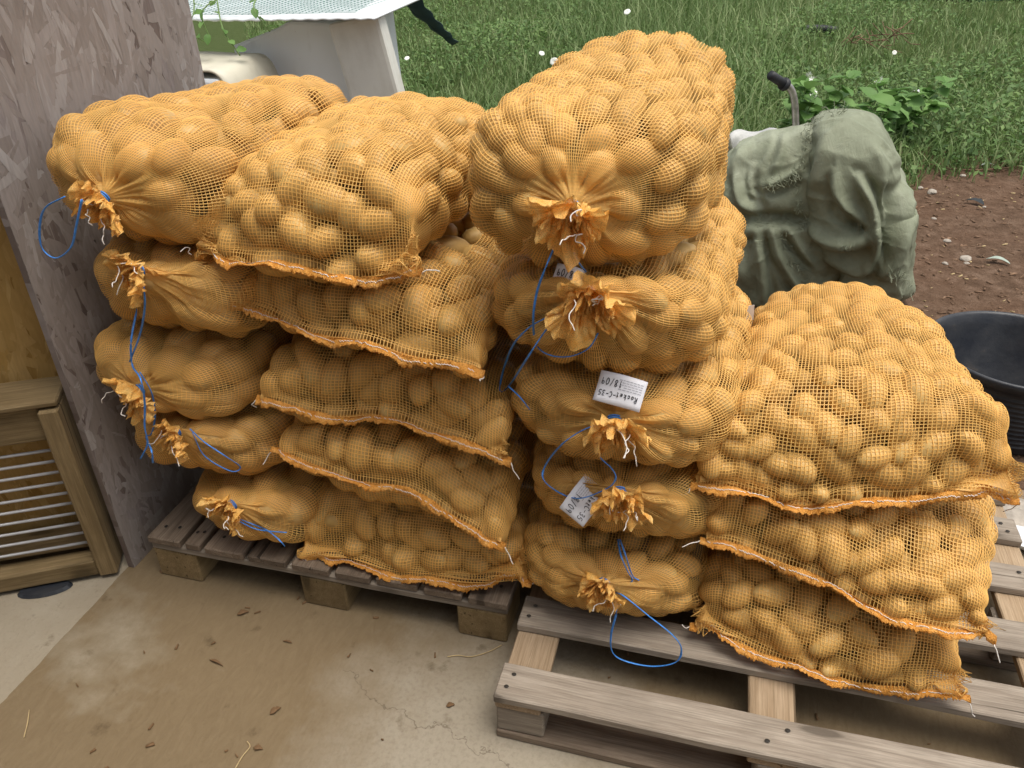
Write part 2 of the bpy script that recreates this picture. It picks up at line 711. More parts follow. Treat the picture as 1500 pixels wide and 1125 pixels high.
def slab_mesh():
    # concrete apron: ragged far edge
    n = 90
    xs = np.linspace(-9, 4.5, n)
    e = Wob(5, 6, 21)(np.stack([xs, xs * 0, xs * 0], -1)) * .03
    V, F = [], []
    for i, x in enumerate(xs):
        yb = 2.62 + e[i] if x < .6 else 2.62 + e[i] - min(.45, (x - .6) * 1.5)
        V += [(x, -5, 0), (x, yb, 0), (x, yb + .02, -.09), (x, -5, -.09)]
    for i in range(n - 1):
        for k in range(3):
            F.append((4 * i + k, 4 * i + 4 + k, 4 * i + 5 + k, 4 * i + 1 + k))
    return pyd(V, F)


tag(link('concrete_floor', slab_mesh(), M['concrete']), kind='structure')

# ------------------------------------------------------------------ pallets
def board(name, x0, x1, y0, y1, z0, z1, mat, parent, bev=.003, nails=(), jit=.0012):
    sx, sy, sz = x1 - x0, y1 - y0, z1 - z0
    if sx >= sy:
        me = box_mesh(sx, sy, sz, bev, 1, jit, 8)
        rot = 0
    else:
        me = box_mesh(sy, sx, sz, bev, 1, jit, 8)
        rot = PI / 2
    o = link(name, me, mat, parent, (x0 + sx / 2, y0 + sy / 2, z0 + sz / 2), (0, 0, rot))
    for nx, ny in nails:
        v = [(0, 0, .002)] + [(.0055 * math.cos(a), .0045 * math.sin(a), .0006) for a in np.linspace(0, 2 * PI, 9)[:-1]]
        nm = pyd(v, [(0, 1 + i, 1 + (i + 1) % 8) for i in range(8)])
        no = link('nail', nm, M['nail'], o)
        q = Vector((nx - (x0 + sx / 2), ny - (y0 + sy / 2), sz / 2 + jit + .0008))
        if rot:
            q = Vector((q.y, -q.x, q.z))
        no.location = q
    return o


def pallet_across():
    """left pallet: close deck boards running into depth"""
    p = empty('wooden_pallet', (-.88, 1.9, 0))
    tag(p, 'brown close-boarded pallet standing beside the weathered strand board', 'pallet', 'wooden pallets on the concrete')
    x = -1.381 + .88
    ws = [.098, .044, .112, .108, .105, .096, .11, .10, .10]
    gap = (1.0 - sum(ws)) / (len(ws) - 1)
    for i, w in enumerate(ws):
        yo = random.uniform(-.003, .003)
        board('deck_board', x, x + w, -.595 + yo, .60 + yo, .122, .144, M['wood_brown'], p,
              nails=[(x + w * .3, -.55), (x + w * .7, -.545)])
        x += w + gap
    for y in (-.592, -.05, .49):
        board('stringer_board', -.498, .496, y, y + .10, .1, .1215, M['wood_grey'], p)
    for y in (-.590, -.07, .46):
        for x0 in (-.497, -.062, .365):
            board('block', x0, x0 + .128, y, y + .135, .0005, .0995, M['wood_rack'], p, .004)
    return p


def pallet_along():
    """right pallet: spaced deck boards running along the front"""
    p = empty('wooden_pallet', (.255, 1.57, 0))
    tag(p, 'pale grey pallet with wide gaps between its boards, holding three-sack stack', 'pallet', 'wooden pallets on the concrete')
    L = .60
    ys = [(-.520, -.428, 'wood_grey'), (-.318, -.226, 'wood_grey'), (-.125, -.03, 'wood_grey'), (.075, .165, 'wood_grey'), (.26, .35, 'wood_grey'), (.425, .52, 'wood_grey')]
    for y0, y1, m in ys:
        board('deck_board', -L, L, y0, y1, .122, .144, M[m], p,
              nails=[(-L + .022, y0 + .028), (-L + .03, y1 - .03), (-.04, y0 + .03), (.0, y1 - .028), (L - .03, y0 + .03), (L - .04, y1 - .03)])
    for x in (-.598, -.075, .50):
        board('cross_board', x, x + .098, -.515, .515, .1, .1215, M['wood_tan'], p)
    for x in (-.597, -.055, .49):
        for y in (-.512, -.05, .41):
            board('block', x, x + .105, y, y + .10, .0225, .0995, M['wood_grey'], p, .004)
    for y in (-.517, -.055, .405):
        board('bottom_board', -.598, .598, y, y + .105, .0005, .022, M['wood_brown'], p)
    return p


pallet_across()
pallet_along()

# ------------------------------------------------------------------ potatoes
def potato_variant(seed, rings=7, seg=10):
    w1, w2 = Wob(1.6, 5, seed), Wob(3.2, 5, seed + 50)
    V = [(0, 0, 1.0)]
    for i in range(1, rings):
        a = PI * i / rings
        for k in range(seg):
            b = 2 * PI * (k + .5 * (i % 2)) / seg
            V.append((math.sin(a) * math.cos(b), math.sin(a) * math.sin(b), math.cos(a)))
    V.append((0, 0, -1.0))
    V = np.array(V)
    V = V[:, [2, 0, 1]]
    V *= (1 + .06 * w1(V) + .03 * w2(V))[:, None]
    V[:, 1] += .10 * (V[:, 0] ** 2 - .4) * (1 if seed % 2 else -1)
    F = []
    for k in range(seg):
        k2 = (k + 1) % seg
        F.append((0, 1 + k, 1 + k2))
        F.append((len(V) - 1, 1 + (rings - 2) * seg + k2, 1 + (rings - 2) * seg + k))
    for i in range(rings - 2):
        for k in range(seg):
            k2 = (k + 1) % seg
            a, b, c, d = 1 + i * seg + k, 1 + i * seg + k2, 1 + (i + 1) * seg + k2, 1 + (i + 1) * seg + k
            F += [(a, d, c), (a, c, b)]
    return V, np.array(F)


P_LOW = [potato_variant(s) for s in range(6)] + [potato_variant(s, 5, 8) for s in range(6, 8)]
P_HI = []
for s in range(6):
    v, f = potato_variant(s, 12, 18)
    P_HI.append((v, f))

POT = []       # dicts: c, R (columns), r, sack, kind


# ------------------------------------------------------------------ sacks
def gprof(t, tc, p):
    t = np.clip(t / tc, 0, 1)
    return np.clip(1 - (1 - t) ** p, 0, 1) ** (1 / p)


def sstep(t):
    t = np.clip(t, 0, 1)
    return t * t * (3 - 2 * t)


class Sack:
    def build_kd(self):
        p = self.P[::3, ::2].reshape(-1, 3)
        self.kn = self.N[::3, ::2].reshape(-1, 3)
        self.kp = p
        self.kd = KDTree(len(p))
        for i, q in enumerate(p.tolist()):
            self.kd.insert(q, i)
        self.kd.balance()
        self.lo, self.hi = p.min(0), p.max(0)

    def depth(self, q):
        co, i, d = self.kd.find(q)
        return float((self.kp[i] - q) @ self.kn[i])

    def __init__(self, front, F=None, HL=None, HR=None, back=(0, 2, 0), zb=.146, zbb=None, T=.22, Wd=.5, Wb=None,
                 pot=(.034, .027, .024), cell=.0072, seed=0, top=False, xoff=0.0, pF=2.5, tcF=.26, hemw=None):
        self.__dict__.update(locals())
        if front == 'hem':
            self.HLw = aty(*HL)
            self.HRw = aty(*HR)
            self.Fw = (self.HLw + self.HRw) / 2
        else:
            self.Fw = aty(*F)
        self.surface()

    def surface(self):
        sd = self.seed
        T, Wd = self.T, self.Wd
        Wb = self.Wb or Wd
        zb0, zb1 = self.zb, (self.zbb if self.zbb is not None else self.zb)
        front = self.Fw
        yb = self.back[1]
        L = yb - front[1]
        # dense s for arc length
        s = np.linspace(0, 1, 1500)

        def prof(s):
            gf = gprof(s, self.tcF, self.pF)
            gb = gprof(1 - s, .26, 2.4)
            g = gf * gb
            A = Wd / 2 + (Wb / 2 - Wd / 2) * sstep(s)
            if self.front == 'hem':
                aH = np.linalg.norm(self.HRw - self.HLw) / 2
                af = aH + (A - aH) * sstep(s / .3)
                a = af * np.clip(gprof(1 - s, .22, 2.4), .05, 1)
            else:
                a = np.maximum(A * gprof(s, self.tcF * .9, 2.3) * gprof(1 - s, .22, 2.6), .011)
            zb_ = zb0 + (zb1 - zb0) * s
            zend = front[2] + (zb_ + T * .5 - front[2]) * sstep(s / .5)
            zt = zend + (zb_ + T - zend) * g
            zl = zend + (zb_ - zend) * g
            if self.front == 'tie':
                zt = np.maximum(zt, zend + .011)
                zl = np.minimum(zl, zend - .011)
            return a, zt, zl

        a, zt, zl = prof(s)
        y = front[1] + L * s
        d = np.sqrt(np.diff(y) ** 2 + .35 * np.diff(a) ** 2 + np.diff(zt) ** 2)
        arc = np.concatenate([[0], np.cumsum(d)])
        nv = int(arc[-1] / self.cell)
        sv = np.interp(np.linspace(0, arc[-1], nv), arc, s)
        th = np.linspace(0, 2 * PI, 2000)
        e = .74
        cx = np.sign(np.cos(th)) * np.abs(np.cos(th)) ** e * Wd / 2
        cz = np.sign(np.sin(th)) * np.abs(np.sin(th)) ** e * T / 2
        al = np.concatenate([[0], np.cumsum(np.hypot(np.diff(cx), np.diff(cz)))])
        nu = int(al[-1] / self.cell)
        tu = np.interp(np.linspace(0, al[-1], nu + 1)[:-1], al, th)
        a, zt, zl = prof(sv)
        C, S = np.cos(tu), np.sin(tu)
        ex = np.sign(C) * np.abs(C) ** e
        ez = np.sign(S) * np.abs(S) ** e
        xc = front[0] + (self.back[0] - front[0]) * sv + self.xoff * np.sin(PI * np.clip(sv * 1.2, 0, 1))
        yc = front[1] + L * sv
        zm = (zt + zl) / 2
        hb = (zt - zl) / 2
        X = xc[None] + a[None] * ex[:, None]
        Y = np.repeat(yc[None], nu, 0)
        Z = zm[None] + hb[None] * ez[:, None]
        if self.front == 'hem':
            dv = (self.HRw - self.HLw) / np.linalg.norm(self.HRw - self.HLw)
            k = (1 - sstep(sv / .45))[None]
            off = a[None] * ex[:, None]
            Z = Z + k * off * dv[2]
            Y = Y + k * off * dv[1]
            r = np.random.default_rng(sd)
            ph = r.uniform(0, 6.28, 4)
            t = off / .25
            k2 = (1 - sstep(sv / .18))[None]
            sag = .010 * np.sin(3.1 * t + ph[0]) + .006 * np.sin(6.3 * t + ph[1])
            Z = Z + k2 * sag
            Y = Y + k2 * (.012 * np.sin(2.7 * t + ph[2]))
        P = np.stack([X, Y, Z], -1)
        # lumpy outline
        g_end = np.clip(np.arange(nv) * self.cell / .05, 0, 1)[None]
        lum = Wob(11, 7, sd + 300)(P) * .010 + Wob(24, 7, sd + 400)(P) * .005
        self.P = P
        N = self.normals(P)
        P = P + N * (lum * g_end)[..., None]
        self.P, self.N = P, self.normals(P)
        self.sv, self.nu, self.nv = sv, nu, nv
        self.av = np.arange(nv) * self.cell
        self.axis = np.array([self.back[0] - front[0], L, zb1 + T / 2 - front[2]])
        self.axis /= np.linalg.norm(self.axis)

    @staticmethod
    def normals(P):
        du = np.roll(P, -1, 0) - np.roll(P, 1, 0)
        dv = np.gradient(P, axis=1)
        N = np.cross(du, dv)
        N /= np.linalg.norm(N, axis=-1)[..., None] + 1e-12
        c = P.mean((0, 1))
        if ((P - c) * N).sum() < 0:
            N = -N
        return N

    def fill(self, idx):
        """pack potatoes under the net by relaxing points over the surface"""
        P, N, sv = self.P, self.N, self.sv
        r0 = np.array(self.pot)
        amin = .040 if self.front == 'tie' else .022
        vis = np.ones(P.shape[:2], bool)
        vis &= (self.av > amin)[None] & (sv < .97)[None]
        low = (N[..., 2] < -.55) & (sv > .2)[None]
        vis &= ~low
        du = np.linalg.norm(np.roll(P, -1, 0) - P, axis=-1)
        dv = np.linalg.norm(np.gradient(P, axis=1), axis=-1)
        area = du * dv * vis
        Pin = P - N * r0[2]
        tot = area.sum()
        foot = PI * r0[0] * r0[1] / .77
        n = int(tot / foot)
        r = np.random.default_rng(self.seed + 11)
        w = (area / tot).ravel()
        cand = r.choice(len(w), size=min(6000, len(w)), p=w)
        Q = Pin.reshape(-1, 3)[cand]
        ctr = Q[r.choice(len(Q), n, replace=False)]
        Q2 = (Q ** 2).sum(1)
        for it in range(14):
            d = Q2[:, None] - 2 * Q @ ctr.T + (ctr ** 2).sum(1)[None]
            lab = d.argmin(1)
            cnt = np.bincount(lab, minlength=n)
            for k in range(3):
                sm = np.bincount(lab, Q[:, k], minlength=n)
                ctr[:, k] = np.where(cnt > 0, sm / np.maximum(cnt, 1), ctr[:, k])
        d = Q2[:, None] - 2 * Q @ ctr.T + (ctr ** 2).sum(1)[None]
        near = cand[d.argmin(0)]
        Ps, Ns = P.reshape(-1, 3)[near], N.reshape(-1, 3)[near]
        svs = sv[near % self.nv]
        self.mine = []
        for i in range(n):
            nrm = Ns[i]
            t1 = np.cross(nrm, [0, 0, 1.0]) if abs(nrm[2]) < .9 else np.cross(nrm, [0, 1.0, 0])
            t1 /= np.linalg.norm(t1)
            t2 = np.cross(nrm, t1)
            if self.front == 'tie' and svs[i] < .22:
                rad = Ps[i] - self.Fw
                ang = math.atan2(rad @ t2, rad @ t1) + r.normal() * .35
            else:
                ang = r.uniform(0, PI)
            x = t1 * math.cos(ang) + t2 * math.sin(ang)
            tilt = r.normal() * .22
            x = x * math.cos(tilt) + nrm * math.sin(tilt)
            yv = np.cross(nrm, x)
            yv /= np.linalg.norm(yv)
            zv = np.cross(x, yv)
            R = np.stack([x, yv, zv], 1)
            sc = r.uniform(.84, 1.15)
            rr = r0 * sc * np.array([r.uniform(.86, 1.15), r.uniform(.93, 1.07), r.uniform(.93, 1.07)])
            ext = math.sqrt(((R.T @ nrm) ** 2 * rr ** 2).sum())
            lift = r.uniform(-.004, .007)
            fits = False
            for k in (1.0, .8, .64):
                c = Ps[i] - nrm * (ext * k + lift)
                tip = R[:, 0] * rr[0] * k * .85
                if self.depth(c) > .72 * rr[2] * k and min(self.depth(c + tip), self.depth(c - tip)) > -.004:
                    fits = True
                    break
            mid = P[:, near[i] % self.nv].mean(0)
            if not fits or nrm @ (Ps[i] - mid) < 0 or (c[0] - mid[0]) ** 2 + (c[2] - mid[2]) ** 2 > ((Ps[i] - mid) ** 2).sum():
                continue
            if self.front == 'hem' and (c - (self.HLw + (self.HRw - self.HLw) * np.clip((c[0] - self.HLw[0]) / (self.HRw[0] - self.HLw[0]), 0, 1)))[1] < .012:
                continue
            rr = rr * k
            p = dict(c=c, R=R, r=rr, sack=idx, var=int(r.integers(6)))
            self.mine.append(p)
            POT.append(p)
            # second layer in the gaps
            if r.random() < .95:
                a2 = r.normal(size=(3, 3))
                q, _ = np.linalg.qr(a2)
                if np.linalg.det(q) < 0:
                    q[:, 0] *= -1
                c2 = c - nrm * r.uniform(.044, .064) + t1 * r.normal() * .02 + t2 * r.normal() * .02
                if self.depth(c2) > r0[0] * .92:
                    POT.append(dict(c=c2, R=q, r=r0 * .96, sack=idx, var=6 + int(r.integers(2)), inner=True))

    def core(self, idx):
        # the heap in the middle of the sack
        r = np.random.default_rng(self.seed + 12)
        n = 0
        for k in range(260):
            v = int(r.integers(int(self.nv * .15), int(self.nv * .85)))
            mid = self.P[:, v].mean(0)
            c = mid + (self.P[int(r.integers(self.nu)), v] - mid) * r.uniform(0, .7)
            if self.depth(c) < self.pot[0] * 1.1:
                continue
            q, _ = np.linalg.qr(r.normal(size=(3, 3)))
            if np.linalg.det(q) < 0:
                q[:, 0] *= -1
            POT.append(dict(c=c, R=q, r=np.array(self.pot), sack=idx, var=6 + int(r.integers(2)), inner=True))
            n += 1
            if n > 55:
                break

    def drape(self):
        P, N, sv = self.P, self.N, self.sv
        flat, nf = P.reshape(-1, 3), N.reshape(-1, 3)
        hp = np.full(len(flat), -.020)
        for p in self.mine:
            m = np.abs(flat - p['c']).max(1) < .075
            if not m.any():
                continue
            q = (flat[m] - p['c']) @ p['R'] / p['r']
            d = nf[m] @ p['R'] / p['r']
            a = (d * d).sum(1)
            b = (q * d).sum(1)
            c = (q * q).sum(1) - 1
            disc = b * b - a * c
            t = np.where(disc > 0, (-b + np.sqrt(np.maximum(disc, 0))) / a, -.013)
            hp[m] = np.maximum(hp[m], np.clip(t, -.013, .034))
        hp = hp.reshape(self.nu, self.nv)
        endf = gprof(sv, .05, 2)[None]
        h = hp.copy()
        for it in range(60):
            hu = (np.roll(h, 1, 0) + np.roll(h, -1, 0)) / 2
            hv = h.copy()
            hv[:, 1:-1] = (h[:, 2:] + h[:, :-2]) / 2
            h = np.maximum(hp, (hu + hv) / 2 - .00075)
            h[:, 0] = np.maximum(hp[:, 0], 0)
        h = h + .0022
        # pleats running into a tied mouth
        if self.front == 'tie':
            k = np.exp(-(self.av / .055) ** 2)[None]
            u = np.linspace(0, 2 * PI, self.nu, endpoint=False)[:, None]
            r = np.random.default_rng(self.seed + 5)
            pl = np.sin(11 * u + r.uniform(0, 6)) + .7 * np.sin(17 * u + r.uniform(0, 6)) + .5 * np.sin(29 * u)
            lim = np.minimum(1, np.arange(self.nv) / 6.0)[None]
            h = h + .0045 * pl * k * lim
            # the mouth is drawn in between the potatoes around it
            h = h * np.minimum(1, np.arange(self.nv) / 5.0)[None]
        D = P + N * h[..., None]
        rr = np.random.default_rng(self.seed + 77)
        # the weave wanders a little
        wu, wv = Wob(14, 6, self.seed + 1)(P), Wob(14, 6, self.seed + 2)(P)
        tu = np.roll(D, -1, 0) - D
        tv = np.gradient(D, axis=1)
        D = D + tu * (wu * .35)[..., None] + tv * (wv * .35 * np.clip(self.av / .08, 0, 1)[None])[..., None]
        self.D, self.DN = D, self.normals(D)

    def net_mesh(self):
        D, N, sv, nu, nv = self.D, self.DN, self.sv, self.nu, self.nv
        BN = self.N
        keep = np.ones((nu, nv), bool)
        keep &= ~((BN[..., 2] < -.62) & (sv > .2)[None])
        if not self.top:
            xr = np.abs(self.P[..., 0] - self.P[..., 0].mean()) / (self.Wd / 2)
            keep &= ~((BN[..., 2] > .82) & (sv > .34)[None] & (xr < .62) & (sv < .93)[None])
        keep &= ~self.swallowed
        tu = np.roll(D, -1, 0) - np.roll(D, 1, 0)
        lu = np.linalg.norm(tu, axis=-1)
        tu /= lu[..., None] + 1e-9
        tv = np.gradient(D, axis=1)
        tv /= np.linalg.norm(tv, axis=-1)[..., None] + 1e-9
        wl = np.minimum(.00098, lu * .21)[..., None]
        i = np.arange(nu * nv).reshape(nu, nv)
        n0 = nu * nv
        va = (D - tu * wl)
        vb = D + N * (wl * .9)
        vc = (D + tu * wl)
        w2 = .0008
        vd = D - tv * w2 - N * .0003
        ve = D + tv * w2 - N * .0003
        V = np.concatenate([x.reshape(-1, 3) for x in (va, vb, vc, vd, ve)])
        k1 = (keep[:, :-1] | keep[:, 1:])
        A, B, C = i, i + n0, i + 2 * n0
        f1 = np.stack([A[:, :-1], B[:, :-1], B[:, 1:], A[:, 1:]], -1)[k1]
        f2 = np.stack([B[:, :-1], C[:, :-1], C[:, 1:], B[:, 1:]], -1)[k1]
        k2 = keep & np.roll(keep, -1, 0)
        Dd, Ee = i + 3 * n0, i + 4 * n0
        f3 = np.stack([Dd, np.roll(Dd, -1, 0), np.roll(Ee, -1, 0), Ee], -1)[k2]
        Fc = np.concatenate([f1, f2, f3])
        V, Fc = compress(V, Fc)
        return quads(V, Fc, False)


SMALL = (.040, .0275, .025)
MEDI = (.0455, .0325, .029)
BIG = (.055, .038, .034)
ORD = ['topmost', 'second from the top', 'middle', 'fourth from the top', 'bottom']
SPECS = []


def S(stack, lvl, **kw):
    SPECS.append((stack, lvl, kw))


# stack against the weathered board: tied mouths to the front
S('A', 0, front='tie', F=(152, 290, 1.285), back=(-1.14, 2.02), zb=.955, T=.27, Wd=.46, pot=BIG, top=True)
S('A', 1, front='tie', F=(205, 395, 1.285), back=(-1.15, 2.0), zb=.735, T=.235, Wd=.45, pot=BIG)
S('A', 2, front='tie', F=(205, 570, 1.285), back=(-1.15, 2.0), zb=.52, T=.23, Wd=.45, pot=BIG)
S('A', 3, front='tie', F=(258, 632, 1.30), back=(-1.14, 2.0), zb=.33, T=.21, Wd=.42, pot=BIG)
S('A', 4, front='tie', F=(340, 740, 1.29), back=(-1.13, 2.0), zb=.146, T=.205, Wd=.41, pot=BIG)
# sewn hems to the front
S('B', 0, front='hem', HL=(292, 376, 1.35), HR=(607, 406, 1.29), back=(-.73, 1.96), zb=.93, zbb=.94, T=.255, Wd=.50, Wb=.44, pot=MEDI, top=True)
S('B', 1, front='hem', HL=(335, 447, 1.35), HR=(698, 547, 1.27), back=(-.68, 2.0), zb=.735, T=.215, Wd=.56, pot=MEDI)
S('B', 2, front='hem', HL=(387, 580, 1.35), HR=(743, 662, 1.29), back=(-.68, 2.0), zb=.54, T=.215, Wd=.56, pot=MEDI)
S('B', 3, front='hem', HL=(414, 652, 1.35), HR=(730, 787, 1.265), back=(-.66, 2.0), zb=.345, T=.21, Wd=.56, pot=MEDI)
S('B', 4, front='hem', HL=(442, 820, 1.325), HR=(772, 858, 1.325), back=(-.64, 2.0), zb=.146, T=.215, Wd=.58, pot=MEDI)
# tied mouths with the paper tags
S('C', 0, front='tie', F=(838, 304, 1.255), back=(-.2, 1.98), zb=.985, zbb=1.0, T=.325, Wd=.45, Wb=.42, pot=SMALL, top=True)
S('C', 1, front='tie', F=(864, 430, 1.255), back=(-.17, 2.0), zb=.785, T=.225, Wd=.47, pot=SMALL)
S('C', 2, front='tie', F=(900, 615, 1.255), back=(-.13, 2.0), zb=.575, T=.23, Wd=.47, pot=SMALL)
S('C', 3, front='tie', F=(908, 720, 1.255), back=(-.12, 2.0), zb=.36, T=.23, Wd=.46, pot=SMALL)
S('C', 4, front='tie', F=(885, 855, 1.25), back=(-.13, 2.0), zb=.146, T=.225, Wd=.43, pot=SMALL)
# stack of three
S('D', 0, front='hem', HL=(1022, 721, 1.31), HR=(1483, 735, 1.41), back=(.30, 2.06), zb=.535, zbb=.50, T=.255, Wd=.56, Wb=.40, pot=SMALL, top=True)
S('D', 1, front='hem', HL=(1037, 795, 1.31), HR=(1440, 935, 1.27), back=(.35, 2.0), zb=.335, T=.205, Wd=.58, pot=SMALL)
S('D', 2, front='hem', HL=(1018, 926, 1.29), HR=(1408, 1033, 1.24), back=(.34, 1.98), zb=.146, T=.20, Wd=.57, pot=SMALL)

STACK = {'A': ('tied', 'stack of five against the weathered board'),
         'B': ('hemmed', 'stack of five between the weathered board stack and the tagged stack'),
         'C': ('tied', 'stack of five whose tied mouths carry paper tags'),
         'D': ('hemmed', 'stack of only three beside the black tub')}
ORD3 = ['topmost', 'middle', 'bottom']
sacks = []
for i, (st, lv, kw) in enumerate(SPECS):
    s = Sack(seed=100 + i * 7, **kw)
    s.st, s.lv = st, lv
    s.build_kd()
    s.fill(i)
    s.core(i)
    s.drape()
    sacks.append(s)

# where two sacks press into each other the one behind or below gives way
for s in sacks:
    s.swallowed = np.zeros((s.nu, s.nv), bool)
PRI = {'A': 0, 'C': 1, 'B': 2, 'D': 3}


def depth_in(t, q):
    return t.depth(q)


dead = set()
for a, s in enumerate(sacks):
    for t in sacks:
        if t is s:
            continue
        if t.st == s.st:
            if t.lv > s.lv:
                continue
        elif PRI[t.st] < PRI[s.st]:
            continue
        if (s.lo > t.hi).any() or (t.lo > s.hi).any():
            continue
        for k, p in enumerate(POT):
            if p['sack'] != a or k in dead or (p['c'] < t.lo - .03).any() or (p['c'] > t.hi + .03).any():
                continue
            if depth_in(t, p['c']) > (-.010 if t.st == s.st else -.026):
                dead.add(k)
        fl = s.D.reshape(-1, 3)
        idx = np.nonzero(((fl > t.lo + .01) & (fl < t.hi - .01)).all(1))[0]
        sw = s.swallowed.reshape(-1)
        for i in idx[::1]:
            if not sw[i] and depth_in(t, fl[i]) > .006:
                sw[i] = True
POT = [p for k, p in enumerate(POT) if k not in dead]


def sack_of(st, lv):
    return next(s for s in sacks if s.st == st and s.lv == lv)


def place_name(s):
    o = (ORD3 if s.st == 'D' else ORD)[s.lv]
    return {'A': o + ' in the stack against the weathered board',
            'B': o + ' in the hemmed stack of five',
            'C': o + ' in the stack carrying paper tags',
            'D': o + ' in the stack of only three'}[s.st]


# potato surfaces for picking and for laying things on the sacks
pv, pf, pid = [], [], []
o = 0
for k, p in enumerate(POT):
    v, f = P_LOW[p['var']]
    w = (v * p['r']) @ p['R'].T + p['c']
    p['v'] = w
    pv.append(w)
    pf.append(f + o)
    pid.append(np.full(len(f), k))
    o += len(v)
pv, pf, pid = np.concatenate(pv), np.concatenate(pf), np.concatenate(pid)
BVH = BVHTree.FromPolygons([tuple(x) for x in pv.tolist()], [tuple(x) for x in pf.tolist()])
cnt = np.zeros(len(POT), int)
o_ = Vector(CAM_O)
for py in range(40, 1125, 6):
    for px in range(30, 1500, 6):
        hit = BVH.ray_cast(o_, Vector(ray(px, py)))
        if hit[2] is not None:
            cnt[pid[hit[2]]] += 1
order = np.argsort(-cnt)
order = [i for i in order if not POT[i].get('inner')]
chosen = set(int(i) for i in order[:300])
HI_ME = {}
for i in order[:300]:
    p = POT[i]
    s = sacks[p['sack']]
    key = (p['var'], s.st == 'A')
    if key not in HI_ME:
        v, f = P_HI[p['var']]
        me = quads(v, f, True)
        me.materials.append(M['potato_big'] if s.st == 'A' else M['potato'])
        HI_ME[key] = me
    ob = link('potato', HI_ME[key])
    m = np.eye(4)
    m[:3, :3] = p['R'] * p['r'][None]
    m[:3, 3] = p['c']
    ob.matrix_world = Matrix(m.tolist())
    tag(ob, 'tan potato inside the sack ' + place_name(s), 'potato', 'potatoes in the sack ' + place_name(s))
sv_, sf_, o = [], [], 0
mi = []
for k, p in enumerate(POT):
    if k in chosen:
        continue
    v, f = P_LOW[p['var']]
    sv_.append(p['v'])
    sf_.append(f + o)
    mi.append(np.full(len(f), 1 if sacks[p['sack']].st == 'A' else 0))
    o += len(v)
me = quads(np.concatenate(sv_), np.concatenate(sf_), True)
me.materials.append(M['potato'])
me.materials.append(M['potato_big'])
me.polygons.foreach_set('material_index', np.concatenate(mi).astype(np.int32))
tag(link('potatoes', me), 'mass of smaller tan potatoes filling the orange net sacks', 'potato', kind='stuff')


def on_sack(px, py, lift=.008, default=1.25):
    d = Vector(ray(px, py))
    hit = BVH.ray_cast(o_, d)
    if hit[0] is None or hit[0].y > default + .5:
        return aty(px, py, default)
    return np.array(hit[0] - d * lift)


